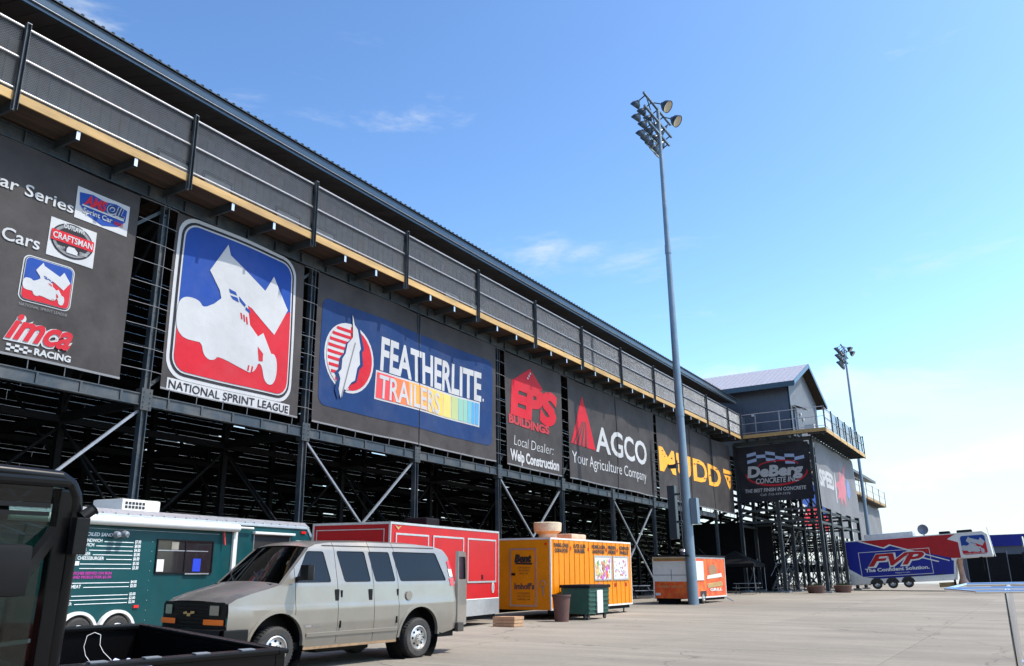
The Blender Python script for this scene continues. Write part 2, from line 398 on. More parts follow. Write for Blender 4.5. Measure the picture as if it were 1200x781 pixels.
def rrect(u0, v0, u1, v1, r, n=6):
    p = []
    for cx, cy, a0 in ((u1-r,v0+r,-90),(u1-r,v1-r,0),(u0+r,v1-r,90),(u0+r,v0+r,180)):
        for k in range(n+1):
            a = R(a0 + 90*k/n); p.append((cx + r*math.cos(a), cy + r*math.sin(a)))
    return p
def ell(cx, cy, a, b, n=32, t0=0, t1=360):
    full = abs(t1-t0) >= 360
    return [(cx + a*math.cos(R(t0+(t1-t0)*k/(n if full else n-1))), cy + b*math.sin(R(t0+(t1-t0)*k/(n if full else n-1)))) for k in range(n)]
_tx = {}
def _text(s, bold, shear, space):
    key = (s, bold, shear, space)
    if key in _tx: return _tx[key]
    c = bpy.data.curves.new('t', 'FONT'); c.body = s; c.size = 1; c.offset = bold; c.shear = shear; c.space_character = space
    c.resolution_u = 3; c.fill_mode = 'FRONT'
    o = bpy.data.objects.new('t', c)
    me = bpy.data.meshes.new_from_object(o)
    vs = [tuple(v.co) for v in me.vertices]; fs = [tuple(p.vertices) for p in me.polygons]
    bpy.data.objects.remove(o); bpy.data.curves.remove(c); bpy.data.meshes.remove(me)
    _tx[key] = (vs, fs); return vs, fs
_cap = {}
def lettering(s, u, v, w, cap, M_, off, mat, parent, bold=0.0, shear=0.0, space=1.0, cut=0, world=False, slope=0.0, label=None):
    vs, fs = _text(s, bold, shear, space)
    if bold not in _cap: _cap[bold] = max(p[1] for p in _text('H', bold, 0, 1.0)[0])
    x0 = min(p[0] for p in vs); x1 = max(p[0] for p in vs)
    sx = w/(x1-x0); sy = cap/_cap[bold]
    bm = bmesh.new()
    bv = [bm.verts.new((u + (p[0]-x0)*sx, v + p[1]*sy + slope*(p[0]-x0)*sx, 0)) for p in vs]
    for f in fs:
        try: bm.faces.new([bv[i] for i in f])
        except ValueError: pass
    _cut(bm, cut)
    mb = _map(bm, M_, off)
    return obj('lettering', mb.mesh('lettering', mat, fix=False), parent, world=world, label=label)

# ================================================================== SETTING: ground
gm = MB()
xs = [-1500,-300,-100,-60] + [-40+5*i for i in range(17)] + [60,120,300,1500]
ys = [-300,-60] + [-20+5*i for i in range(26)] + [150,300,700,2500]
gm.grid([[(x, y, gz(max(-60,min(60,x)), max(-60,y)) - 0.035) for x in xs] for y in ys])
ground = gm.build('ground', M['concrete'], smooth=180)
tag(ground, 'pale worn concrete lot in front of the grandstand', kind='structure')
slab_mb = MB(); SL = 5.0
slab_mb.box((0.006,0.006,-0.06),(SL-0.006,SL-0.006,0))
slab_me = slab_mb.mesh('concrete_slab', M['concrete'], bevel=0.006)
zz = GN; yy = Vector((0,1,0)); yy = (yy - zz*yy.dot(zz)).normalized(); xx = yy.cross(zz)
TILT = Matrix((xx, yy, zz)).transposed()
jm = MB()
for i in range(7):
    for j in range(20):
        x, y = -22.85 + SL*i, 3.35 + SL*j
        o = obj('concrete_slab', slab_me, ground)
        mm = TILT.to_4x4(); mm.translation = (x, y, gz(x, y)); o.matrix_basis = mm

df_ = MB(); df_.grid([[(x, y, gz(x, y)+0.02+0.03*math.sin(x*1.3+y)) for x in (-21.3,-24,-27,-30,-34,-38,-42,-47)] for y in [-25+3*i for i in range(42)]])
tag(df_.build('shade_floor', pm('shade_dark_floor', (0.018,0.016,0.014), 0.95, 0, 0.35, 2, bump=0.02, world=True), smooth=90), 'dark ground sheet added to deepen the shade under the grandstand', kind='structure')  # dark sheet added so less light bounces up under the stand
# ================================================================== GRANDSTAND
XC = -20.5; XD = -19.42; BAY = 6.1
YC = [14.4 + BAY*k for k in range(-4, 9)]
gs = thing('grandstand', 'long dark steel grandstand with raised walkway, hung with advertising banners', 'grandstand', (XC, 30, 0))
GL = lambda x, y, z: Vector((x, y, z)) - gs.location
Y0, Y1 = -14.0, 68.0
# columns: H section, unit height scaled per bay
def hmesh(name, h, w, mat, t=0.02):
    mb = MB(); mb.box((-w/2,-w/2,0),(-w/2+t,w/2,h)); mb.box((w/2-t,-w/2,0),(w/2,w/2,h)); mb.box((-w/2+t,-t/2,0),(w/2-t,t/2,h))
    return mb.mesh(name, mat)
for k, y in enumerate(YC):
    z0 = gz(XC, y)
    mb = MB(); t = 0.022; w = 0.19
    for a, b in ((z0-0.1, 6.55), (7.02, 12.62)):
        mb.box((-w/2,-w/2,a),(w/2,-w/2+t,b)); mb.box((-w/2,w/2-t,a),(w/2,w/2,b)); mb.box((-t/2,-w/2+t,a),(t/2,w/2-t,b))
    obj('column', mb.mesh('column', M['steel_blue']), gs, GL(XC, y, 0))
    mb = MB(); mb.box((-0.15,-0.17,6.50),(0.13,0.17,7.10))
    for zb in (6.58,6.72,6.86,7.0):
        for yb in (-0.1,0.1): mb.tube((0.13,yb,zb),(0.155,yb,zb),0.017,n=6)
    obj('splice_plate', mb.mesh('splice_plate', M['steel']), gs, GL(XC, y, 0))
    mb = MB(); mb.box((-0.2,-0.2,z0-0.02),(0.2,0.2,z0+0.03)); mb.box((-0.3,-0.3,z0-0.3),(0.3,0.3,z0-0.005))
    obj('base_plate', mb.mesh('base_plate', M['galv_dull']), gs, GL(XC, y, 0))
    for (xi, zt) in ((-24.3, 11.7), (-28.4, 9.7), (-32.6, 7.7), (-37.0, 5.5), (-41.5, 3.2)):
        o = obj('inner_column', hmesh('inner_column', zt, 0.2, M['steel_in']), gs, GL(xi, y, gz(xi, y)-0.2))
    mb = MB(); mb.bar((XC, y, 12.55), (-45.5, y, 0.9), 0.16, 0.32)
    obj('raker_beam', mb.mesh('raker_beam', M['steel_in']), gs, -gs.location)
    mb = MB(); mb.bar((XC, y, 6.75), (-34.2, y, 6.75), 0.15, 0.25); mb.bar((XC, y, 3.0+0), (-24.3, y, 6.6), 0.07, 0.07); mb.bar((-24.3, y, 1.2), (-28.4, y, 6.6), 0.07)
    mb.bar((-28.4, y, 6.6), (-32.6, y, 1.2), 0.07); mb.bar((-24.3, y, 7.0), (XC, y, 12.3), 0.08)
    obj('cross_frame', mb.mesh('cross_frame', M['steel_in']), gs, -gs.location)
for xi, zl in ((-24.3,(6.6,11.2)), (-28.4,(6.6,9.2)), (-32.6,(6.6,)), (-37.0,(5.0,))):
    for z in zl:
        mb = MB(); mb.box((-0.07,Y0,z),(0.07,Y1,z+0.2)); obj('inner_beam', mb.mesh('inner_beam', M['steel_in']), gs, GL(xi,0,0))
# galvanised rod bracing in alternate bays
def brace(p, q, w=0.07, mat='galv_dull', parent=None):
    mb = MB(); mb.bar(p, q, w, w); return mb.build('brace', M[mat], parent or gs, world=True)
for k in (1, 3, 5, 7, 9):
    a, b = YC[k], YC[k+1] 
    zb = 0.6
    if k == 1: continue
    brace((XC+0.04,a+0.1,6.5),(XC+0.04,b-0.1,zb+gz(XC,b))); brace((XC-0.05,b-0.1,6.5),(XC-0.05,a+0.1,zb+gz(XC,a)))
brace((XC+0.04,YC[3]-0.1,6.55),(XC+0.04,YC[2]+0.1,2.2)); brace((XC-0.05,YC[2]+0.1,6.5),(XC-0.05,YC[3]-0.1,1.2))
for k in range(0, len(YC)-1, 1):
    a, b = YC[k], YC[k+1]
    brace((-24.3,a,6.5),(-24.3,b,0.8), 0.08, 'steel_in'); brace((-24.3,b,6.5),(-24.3,a,0.8), 0.08, 'steel_in')
    brace((-28.4,a,9.0),(-28.4,b,1.8), 0.08, 'steel_in')
    brace((XC-0.1,a,7.1),(XC-0.1,b,12.5), 0.09, 'steel'); 
    if k % 2: brace((-32.6,b,7.2),(-32.6,a,1.4), 0.08, 'steel_in')
# box beams: lower (banner foot) and upper girder with stiffeners, cut at each column
for k in range(len(YC)-1):
    a, b = YC[k]+0.17, YC[k+1]-0.17
    mb = MB(); mb.box((-0.06,a,6.66),(0.05,b,6.93)); mb.box((-0.09,a,6.93),(0.08,b,6.96)); mb.box((-0.09,a,6.63),(0.08,b,6.66))
    obj('lower_beam', mb.mesh('lower_beam', M['steel_blue']), gs, GL(XC,0,0))
    for j in range(5):
        y = a + (b-a)*(j+0.5)/5
        mb = MB(); mb.box((0.052,y-0.03,6.66),(0.085,y+0.03,6.93)); obj('stiffener', mb.mesh('stiffener', M['steel']), gs, GL(XC,0,0))
    a, b = YC[k]+0.01, YC[k+1]-0.01
    mb = MB(); mb.box((-0.05,a,12.66),(0.02,b,13.02)); mb.box((-0.1,a,13.02),(0.1,b,13.045)); mb.box((-0.1,a,12.635),(0.1,b,12.66))
    obj('upper_girder', mb.mesh('upper_girder', M['steel_blue']), gs, GL(XC,0,0))
    for j in range(5):
        y = a + (b-a)*(j+0.5)/5
        mb = MB(); mb.box((0.022,y-0.015,12.66),(0.1,y+0.015,13.02)); obj('stiffener', mb.mesh('stiffener', M['steel_blue']), gs, GL(XC,0,0))
# walkway: brackets, deck boards, fascia, posts, rails, chain link
PY = [9.24 + 5.04*k for k in range(-3, 12)]
PY[-1] = 64.7; PY.append(68.0)
br = MB(); br.box((XC+0.02-XC,-0.035,12.850),(1.05,0.035,12.900)); br.box((0.02,-0.012,12.900),(1.05,0.012,13.060)); br.box((0.02,-0.035,13.060),(1.05,0.035,13.100))
br.box((-2.0,-0.03,12.860),(-0.08,0.03,13.090))
brm = br.mesh('deck_bracket', M['steel'])
ep = MB(); ep.box((1.052,-0.05,12.840),(1.062,0.05,13.070)); epm = ep.mesh('end_plate', M['galv'])
k = 0; y = PY[0]
while y < 67.5:
    o = obj('deck_bracket', brm, gs, GL(XC, y, 0)); obj('end_plate', epm, o)
    y += 5.04/3
for i in range(15):
    x1 = -19.47 - 0.2*i
    mb = MB(); mb.box((x1-0.19, Y0, 13.105+0.004*(i % 2)), (x1, Y1+0.05, 13.150)); mb.build('deck_board', M['wood_dark'], gs, world=True)
for a, b in zip(PY[:-1], PY[1:]):
    mb = MB(); mb.box((0,a+0.03,13.080),(0.045,b-0.03,13.320)); obj('fascia_board', mb.mesh('fascia_board', M['fascia'], bevel=0.004), gs, GL(XD-0.03,0,0))
post = MB(); post.box((0,-0.055,12.820),(0.012,0.055,15.21)); post.box((0.012,-0.055,12.820),(0.10,-0.045,15.21)); post.box((0.012,0.045,12.820),(0.10,0.055,15.21))
postm = post.mesh('rail_post', M['steel_blue'])
cap_ = MB(); cap_.box((0.0,-0.055,15.21),(0.10,0.055,15.218)); capm = cap_.mesh('post_cap', M['galv'])
for y in PY:
    o = obj('rail_post', postm, gs, GL(XD+0.02, y, 0)); obj('post_cap', capm, o)
for a, b in zip(PY[:-1], PY[1:]):
    for z, r in ((15.11,0.030),(14.26,0.026),(13.410,0.026)):
        mb = MB(); mb.tube((XD,a+0.056,z),(XD,b-0.056,z), r, n=8); mb.build('rail', M['galv'], gs, world=True, smooth=40)
def chain(L, H, sp=0.075, r=0.0048):
    mb = MB()
    for sgn in (1, -1):
        c = -H
        while c < L:
            # line y = c + t, z = t  clipped to 0..L
            t0, t1 = max(0, -c), min(H, L-c)
            if t1 - t0 > 0.02:
                ya, yb = c+t0, c+t1
                if sgn < 0: ya, yb = L-ya, L-yb
                mb.tube((0.006*sgn, ya, t0), (0.006*sgn, yb, t1), r, n=3, caps=False)
            c += sp
    return mb
ch = chain(4.92, 1.66); chm = ch.mesh('chain_link_mesh', M['galv_dull'], fix=False)
for a in PY[:-1]:
    o = obj('chain_link_mesh', chm, gs, GL(XD-0.04, a+0.06, 13.430)); o['kind'] = 'stuff'
# rear wall of walkway: ribbed panels, doors with small lights
XW = -22.35
pan = MB(); pw = 1.30
pan.box((-0.06,0.004,0),(0,pw-0.004,3.55))
for j in range(4):
    y = 0.14 + j*0.325; pan.add([(0,y,0),(0.045,y+0.02,0),(0.045,y+0.06,0),(0,y+0.08,0),(0,y,3.55),(0.045,y+0.02,3.55),(0.045,y+0.06,3.55),(0,y+0.08,3.55)],
        [(0,1,5,4),(1,2,6,5),(2,3,7,6)])
panm = pan.mesh('wall_panel', M['wall'], fix=False)
n = int((Y1-Y0)/pw)
for j in range(n): obj('wall_panel', panm, gs, GL(XW, Y0+j*pw, 13.160))
dm = MB(); dm.box((0,0,0),(0.06,1.1,2.15)); dmm = dm.mesh('walkway_door', M['door'], bevel=0.01)
df = MB(); df.box((0,-0.07,0),(0.08,-0.005,2.22)); df.box((0,1.105,0),(0.08,1.17,2.22)); df.box((0,-0.07,2.22),(0.08,1.17,2.29)); dfm = df.mesh('door_frame', M['steel'])
lt = MB(); lt.box((0.06,0.35,1.35),(0.075,0.75,1.75)); ltm = lt.mesh('door_vent', M['white'], bevel=0.004)
for y in (15.2, 17.0, 20.3, 22.2, 31.0, 33.2, 43.0, 45.2, 56.0):
    o = obj('walkway_door', dmm, gs, GL(XW+0.03, y, 13.160)); obj('door_frame', dfm, o); obj('door_vent', ltm, o, (0,0,0))
# roof: soffit panels, fascia, gutter, ribbed sheet
for j in range(int((Y1-Y0)/0.55)):
    y = Y0 + j*0.55
    mb = MB(); mb.add([(-22.5,y+0.008,16.72),(-22.5,y+0.542,16.72),(-19.70,y+0.542,16.00),(-19.70,y+0.008,16.00),
                       (-22.5,y+0.008,16.75),(-22.5,y+0.542,16.75),(-19.70,y+0.542,16.03),(-19.70,y+0.008,16.03)],
                      [(0,1,2,3),(7,6,5,4),(0,3,7,4),(1,5,6,2)]); 
    if j == 0: sof = mb.mesh('soffit_panel', M['soffit'])
    obj('soffit_panel', sof, gs, GL(0, j*0.55, 0))
for i, (x0, x1, z0, z1, nm, mt) in enumerate(((-19.70,-19.62,15.95,16.14,'fascia_trim','gutter'),(-19.62,-19.57,16.10,16.30,'gutter','gutter'),(-19.617,-19.56,16.055,16.08,'gutter','galv_dull'),(-19.70,-19.56,16.30,16.36,'roof_edge','roof'))):  # the narrow galvanised strip paints a highlight line along the gutter
    mb = MB(); mb.box((x0,Y0,z0),(x1,Y1,z1)); mb.build(nm, M[mt], gs, world=True, bevel=0.006)
mb = MB()
mb.add([(-19.5,Y0,16.37),(-19.5,Y1,16.37),(-27.5,Y1,18.2),(-27.5,Y0,18.2),(-19.5,Y0,16.40),(-19.5,Y1,16.40),(-27.5,Y1,18.23),(-27.5,Y0,18.23)],
       [(0,1,2,3),(4,7,6,5),(0,4,5,1),(2,6,7,3),(0,3,7,4),(1,5,6,2)])
y = Y0
while y < Y1:
    mb.bar((-19.49,y,16.415),(-27.5,y,18.245),0.07,0.045); y += 0.3
mb.build('roof_sheet', M['roof'], gs, world=True)
mb = MB(); mb.box((-27.5,Y0,13.4),(-27.4,Y1,18.1)); mb.build('track_side_wall', M['steel_in'], gs, world=True)
mb = MB(); mb.box((-27.4,Y1-0.05,13.36),(-22.45,Y1,16.7)); mb.build('end_wall', M['wall_dk'], gs, world=True)
mb = MB(); mb.box((-27.4,Y0,13.2),(-22.5,Y1-0.06,13.3)); mb.build('suite_floor', M['steel_in'], gs, world=True)
# bleacher rows running down towards the track, slits between planks let daylight through
rs = random.Random(5)
def rows(parent, ya, yb, n, opn, x0=-22.7, z0=12.95, dx=0.8, dz=0.4, seg=3.05):
    for i in range(n):
        x = x0 - dx*i; z = z0 - dz*i; mb = MB(); y = ya
        while y < yb - 0.01:
            L = min(seg, yb-y); g = 0.012
            mb.box((x-dx+0.02, y+g/2, z), (x, y+L-g/2, z+0.045))
            if rs.random() > opn:
                u = rs.random()
                if u < 0.12:   # riser board slipped: a slit under the nosing
                    w = 0.4 + rs.random()*1.4; s0 = y + rs.random()*(L-w)
                    mb.box((x-dx-0.0, y+g/2, z-dz+0.05), (x-dx+0.018, s0, z-0.002)); mb.box((x-dx, s0, z-dz+0.05+0.045), (x-dx+0.018, s0+w, z-0.002))
                    mb.box((x-dx, s0+w, z-dz+0.05), (x-dx+0.018, y+L-g/2, z-0.002))
                else:
                    mb.box((x-dx, y+g/2, z-dz+0.046), (x-dx+0.018, y+L-g/2, z-0.002))
            y += L
        mb.build('bleacher_row', M['bench'], parent, world=True)
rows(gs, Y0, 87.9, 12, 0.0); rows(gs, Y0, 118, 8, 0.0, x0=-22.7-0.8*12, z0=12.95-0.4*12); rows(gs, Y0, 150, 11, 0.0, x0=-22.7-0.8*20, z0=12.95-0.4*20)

# ================================================================== SECOND GRANDSTAND SECTION (beyond the suite tower)
g2 = thing('grandstand', 'farther grandstand section past the suite tower, small with grey hung panels', 'grandstand', (XC, 115, 0))
Ya, Yb = 88.0, 141.0
ycs = [89 + BAY*k for k in range(9)]
for y in ycs:
    mb = MB(); z0 = gz(XC, y); mb.box((-0.11,-0.11,z0-0.1),(0.11,0.11,12.7)); obj('column', mb.mesh('column', M['steel']), g2, Vector((XC,y,0))-g2.location)
    for (xi, zt) in ((-24.3, 11.7), (-28.4, 9.7), (-32.6, 7.7), (-37.0, 5.5)):
        mb = MB(); mb.box((-0.09,-0.09,0.8),(0.09,0.09,zt)); obj('inner_column', mb.mesh('inner_column', M['steel_in']), g2, Vector((xi,y,0))-g2.location)
    mb = MB(); mb.bar((XC, y, 12.55), (-42, y, 2.6), 0.16, 0.3); mb.bar((XC,y,6.75),(-33,y,6.75),0.15,0.22); mb.bar((XC,y,3.8),(-37,y,3.8),0.1,0.14)
    for a_, b_ in ((XC,-24.3),(-24.3,-28.4),(-28.4,-32.6)): mb.bar((a_,y,1.6),(b_,y,6.5),0.07); mb.bar((b_,y,1.6),(a_,y,6.5),0.07)
    mb.build('cross_frame', M['steel_in'], g2, world=True)
for x_, z_ in ((XC,6.7),(XC,12.7),(-24.3,6.6),(-28.4,6.6),(XC,3.9),(-24.3,3.9)):
    mb = MB(); mb.box((x_-0.07,Ya,z_),(x_+0.07,Yb,z_+0.25)); mb.build('beam', M['steel'], g2, world=True)
rows(g2, Ya, Yb, 18, 0.85)
mb = MB(); mb.box((-22.4,Ya,12.9),(XD,Yb,13.22)); mb.build('walkway_deck', M['wood_dark'], g2, world=True)
mb = MB(); mb.box((XD+0.002,Ya,13.02),(XD+0.05,Yb,13.32)); mb.build('fascia_board', M['fascia'], g2, world=True)
y = Ya
while y <= Yb:
    mb = MB(); mb.box((XD+0.052,y-0.05,12.9),(XD+0.12,y+0.05,15.2)); mb.build('rail_post', M['steel_blue'], g2, world=True); y += 5.3
for z in (13.42,14.26,15.11):
    mb = MB(); mb.tube((XD,Ya,z),(XD,Yb,z),0.03); mb.build('rail', M['galv'], g2, world=True)
mb = MB(); mb.box((-22.5,Ya,13.22),(-22.35,Yb-6,16.7)); mb.build('rear_wall', M['wall'], g2, world=True)
mb = MB(); mb.add([(-19.6,Ya,16.0),(-19.6,Yb-5,16.0),(-27,Yb-5,17.9),(-27,Ya,17.9),(-19.6,Ya,16.35),(-19.6,Yb-5,16.35),(-27,Yb-5,18.25),(-27,Ya,18.25)],
       [(0,1,2,3),(4,7,6,5),(0,4,5,1),(2,6,7,3),(0,3,7,4),(1,5,6,2)]); mb.build('roof', M['roof'], g2, world=True)
for i, (a, b) in enumerate(((104.6,116.8),(117.0,129.2),(129.6,140.8))):
    t = thing('banner', ['plain grey panel hung on the far grandstand beside the striped banner','plain grey panel in the middle of the far grandstand','plain grey panel at the far end of the far grandstand'][i], 'banner', (XC+0.15, (a+b)/2, 7.2), 'grey panels on the far grandstand')
    mb = MB(); mb.grid([[(XC+0.16+0.05*math.sin(u*0.9+v), a+(b-a)*u/12, 7.2+5.35*v/6) for u in range(13)] for v in range(7)])
    mb.build('vinyl_sheet', M['v_grey'], t, world=True, smooth=60, fix=False)

# ================================================================== SUITE TOWER at the end of the stand
st = thing('suite_tower', 'narrow gabled suite building standing on an open steel frame beyond the long grandstand', 'building', (-14.3, 69.2, 0))
def S(mb, nm, mt, **k): return mb.build(nm, M[mt], st, world=True, **k)
xs_t = (-14.3, -17.4, -20.4); ys_t = (69.2, 73.1, 77.2, 81.3, 85.4)
for x in xs_t:
    for y in ys_t:
        z0 = gz(x, y); mb = MB(); w = 0.13
        mb.box((x-w,y-w,z0-0.1),(x-w+0.03,y+w,12.9)); mb.box((x+w-0.03,y-w,z0-0.1),(x+w,y+w,12.9)); mb.box((x-w+0.03,y-0.015,z0-0.1),(x+w-0.03,y+0.015,12.9))
        S(mb, 'column', 'steel')
        mb = MB(); mb.box((x-0.35,y-0.35,z0-0.3),(x+0.35,y+0.35,z0+0.12)); S(mb, 'footing', 'galv_dull', bevel=0.02)
for z in (6.3, 7.2):
    for x in xs_t:
        mb = MB(); mb.box((x-0.07,69.35,z),(x+0.07,85.3,z+0.18)); S(mb, 'beam', 'steel')
    for y in ys_t:
        mb = MB(); mb.box((-20.25,y-0.06,z+0.2),(-14.45,y+0.06,z+0.36)); S(mb, 'beam', 'steel')
for x in xs_t:
    for a, b in zip(ys_t[:-1], ys_t[1:]):
        mb = MB(); mb.bar((x,a,1.5),(x,b,4.0),0.06); S(mb, 'brace', 'steel'); mb = MB(); mb.bar((x+0.07,b,1.5),(x+0.07,a,4.0),0.06); S(mb, 'brace', 'steel')
for y in ys_t:
    for a, b in zip(xs_t[:-1], xs_t[1:]):
        mb = MB(); mb.bar((a,y,7.3),(b,y,12.6),0.09); S(mb, 'brace', 'steel'); mb = MB(); mb.bar((a,y+0.1,12.6),(b,y+0.1,7.3),0.09); S(mb, 'brace', 'steel')
# intermediate studs and stair flight inside the frame
for j in range(14):
    x = -20.0 + 0.42*j; mb = MB(); mb.box((x,77.1,1.2),(x+0.06,77.18,6.9)); S(mb, 'stud', 'steel_in')
for j in range(22):
    mb = MB(); z = 1.5 + j*0.23; y = 71 + j*0.5; mb.box((-18.9,y,z),(-17.9,y+0.32,z+0.04)); S(mb, 'stair_tread', 'galv_dull')
for dx_ in (-18.93,-17.87):
    mb = MB(); mb.bar((dx_,71,1.45),(dx_,82,6.5),0.05,0.25); S(mb, 'stringer', 'steel'); mb = MB(); mb.tube((dx_,71,2.5),(dx_,82,7.5),0.025); S(mb, 'handrail', 'galv_dull')
# deck round two sides
for i in range(7):
    mb = MB(); mb.box((-27.2, 68.1+0.2*i+0.005, 13.30),( -12.9, 68.1+0.2*i+0.195, 13.36)); S(mb, 'deck_board', 'wood_dark')
for i in range(7):
    mb = MB(); mb.box((-12.9-0.2*i-0.195,69.51,13.30),(-12.9-0.2*i-0.005,85.3,13.36)); S(mb, 'deck_board', 'wood_dark')
mb = MB(); mb.box((-19.6,68.05,13.12),(-12.86,68.095,13.40)); S(mb, 'fascia_board', 'fascia')
mb = MB(); mb.box((-12.895,68.10,13.08),(-12.85,85.3,13.38)); S(mb, 'fascia_board', 'fascia')
mb = MB(); mb.box((-12.95,85.31,13.08),(-14.3,85.36,13.38)); S(mb, 'fascia_board', 'fascia')
for i in range(8):
    x = -19.3 + i*0.86; mb = MB(); mb.box((x,68.2,13.0),(x+0.06,69.3,13.29)); S(mb, 'deck_joist', 'steel')
y = 68.3
while y < 85.3:
    mb = MB(); mb.box((-14.3,y,13.0),(-12.95,y+0.06,13.29)); S(mb, 'deck_joist', 'steel'); y += 1.0
mb = MB(); mb.box((-20.4,69.0,12.7),(-14.3,69.15,13.0)); S(mb, 'girder', 'steel'); mb = MB(); mb.box((-14.4,69.2,12.7),(-14.2,85.4,13.0)); S(mb, 'girder', 'steel')
def rail_run(pts, posts, par, S_=S):
    for z, r in ((15.05,0.03),(14.3,0.024),(13.56,0.024)):
        mb = MB(); mb.path([(x,y,z) for x, y in pts], r); S_(mb, 'rail', 'galv', smooth=40)
    for x, y in posts:
        mb = MB(); mb.box((x-0.04,y-0.04,13.36),(x+0.04,y+0.04,15.12)); S_(mb, 'rail_post', 'galv_dull')
rail_run([(-19.6,68.12),(-12.95,68.12),(-12.95,85.2),(-14.2,85.2)], [(-19.5,68.12),(-18.2,68.12),(-16.3,68.12),(-14.9,68.12),(-13.5,68.12)], st)
for y in (68.2,71.0,73.8,76.6,79.4,82.2,85.15):
    mb = MB(); mb.box((-12.93,y-0.05,13.0),(-12.84,y+0.05,15.12)); S(mb, 'rail_post', 'steel')
cc = chain(16.6, 1.42, 0.12, 0.004); co = obj('chain_link_mesh', cc.mesh('chain_link_mesh', M['galv_dull'], fix=False), st, Vector((-12.99,68.4,13.6))-st.location); co['kind'] = 'stuff'
# frosted wind screens on the side railing
M['screen'] = glass('frosted_wind_screen', (0.9,0.92,0.95), 0.75)
for a, b in zip((71.0,73.8,76.6,79.4,82.2),(73.8,76.6,79.4,82.2,85.1)):
    mb = MB(); mb.box((-12.975,a+0.08,13.62),(-12.965,b-0.08,14.98)); S(mb, 'wind_screen', 'screen')
# suite: walls with ribs, gable roof
XG, YA, YB, ZE, ZR, YR = -15.75, 70.0, 80.2, 17.65, 20.2, 75.1
mb = MB(); mb.box((-28,YA,13.36),(XG-0.02,YA+0.1,ZE+0.1)); S(mb, 'side_wall', 'wall_dk')  # shaded face of the tower, its shade put into a darker siding colour
for j in range(26):
    x = XG-0.25-0.45*j; mb = MB(); mb.box((x-0.03,YA-0.022,13.38),(x+0.03,YA-0.001,ZE)); S(mb, 'wall_rib', 'wall_dk')
gable = [(YA,13.36),(YB,13.36),(YB,ZE),(YR,ZR-0.25),(YA,ZE)]
mb = MB(); mb.prism(gable, lambda u,v: (XG,u,v), lambda u,v: (XG-0.1,u,v)); S(mb, 'gable_wall', 'wall_lt')
for j in range(24):
    y = YA+0.2+j*0.42; zt = ZE + (ZR-0.3-ZE)*(1-abs(y-YR)/(YR-YA)) 
    mb = MB(); mb.box((XG+0.001,y-0.02,13.38),(XG+0.022,y+0.02,zt)); S(mb, 'wall_rib', 'wall_lt')
mb = MB(); mb.box((XG-0.03,YA-0.03,13.37),(XG+0.035,YA+0.06,ZE)); S(mb, 'corner_trim', 'gutter')
mb = MB(); mb.box((-28,YB,13.36),(XG-0.12,YB+0.1,ZE+0.1)); S(mb, 'side_wall', 'wall_lt')
def slope(x0, x1, ya, za, yb, zb, t=0.1):
    return MB().add([(x0,ya,za),(x1,ya,za),(x1,yb,zb),(x0,yb,zb),(x0,ya,za-t),(x1,ya,za-t),(x1,yb,zb-t),(x0,yb,zb-t)],
                    [(0,1,2,3),(7,6,5,4),(0,4,5,1),(1,5,6,2),(2,6,7,3),(3,7,4,0)])
XO = XG+0.75
S(slope(-29,XO,YA-1.1,ZE-0.35+0.25,YR,ZR+0.05,0.06), 'roof_slope', 'roof_lt'); S(slope(-29,XO,YR,ZR+0.05,YB+1.1,ZE-0.1,0.06), 'roof_slope', 'roof_lt')
S(slope(-29,XO-0.03,YA-1.06,ZE-0.17,YR,ZR-0.03,0.18), 'soffit', 'wood_dark'); S(slope(-29,XO-0.03,YR,ZR-0.03,YB+1.06,ZE-0.17,0.18), 'soffit', 'wood_dark')
mb = MB(); mb.bar((XO+0.01,YA-1.12,ZE-0.22),(XO+0.01,YR,ZR-0.1),0.05,0.34); S(mb, 'barge_board', 'gutter')
mb = MB(); mb.bar((XO+0.01,YR,ZR-0.1),(XO+0.01,YB+1.12,ZE-0.22),0.05,0.34); S(mb, 'barge_board', 'gutter')
mb = MB(); mb.box((-29,YA-1.2,ZE-0.52),(XO+0.02,YA-1.1,ZE-0.1)); S(mb, 'fascia_trim', 'gutter')
for j in range(30):
    x = XO-0.3-0.45*j
    mb = MB(); mb.bar((x,YA-1.1,ZE-0.08),(x,YR,ZR+0.07),0.05,0.05); S(mb, 'roof_seam', 'roof_lt')
d_ = MB(); d_.box((XG+0.03,70.9,13.4),(XG+0.09,71.9,15.6)); dd = S(d_, 'door', 'wall_dk')
d_ = MB(); d_.bar((XG+0.1,70.7,15.75),(XG+0.9,70.7,15.55),0.03,0.03); d_.grid([[(XG+0.05,70.6,15.95),(XG+0.05,72.2,15.95)],[(XG+0.9,70.6,15.6),(XG+0.9,72.2,15.6)]]); S(d_, 'door_canopy', 'steel', fix=False)
for yy_, zz_ in ((72.9,15.4),(73.8,15.1)):
    d_ = MB(); d_.box((XG+0.03,yy_,zz_),(XG+0.14,yy_+0.18,zz_+0.25)); S(d_, 'wall_lamp', 'white', bevel=0.02)
d_ = MB(); d_.box((XG-3.2,YA-0.12,15.2),(XG-3.0,YA-0.02,15.4)); S(d_, 'wall_lamp', 'white', bevel=0.02)
# dark back wall under the tower deck
mb = MB(); mb.box((-26,73.6,1.0),(-19.2,73.7,7.0)); S(mb, 'screen_wall', 'tarp')
# outdoor chairs and cooler on the corner deck
t = thing('patio_cooler', 'small pale box by the corner railing of the tower deck', 'cooler', (-14.2,69.0,13.36))
mb = MB(); mb.box((-0.35,-0.2,0.0),(0.35,0.2,0.42)); mb.build('body', M['white'], t, bevel=0.03); mb = MB(); mb.box((-0.36,-0.21,0.425),(0.36,0.21,0.5)); mb.build('lid', M['white'], t, bevel=0.02)

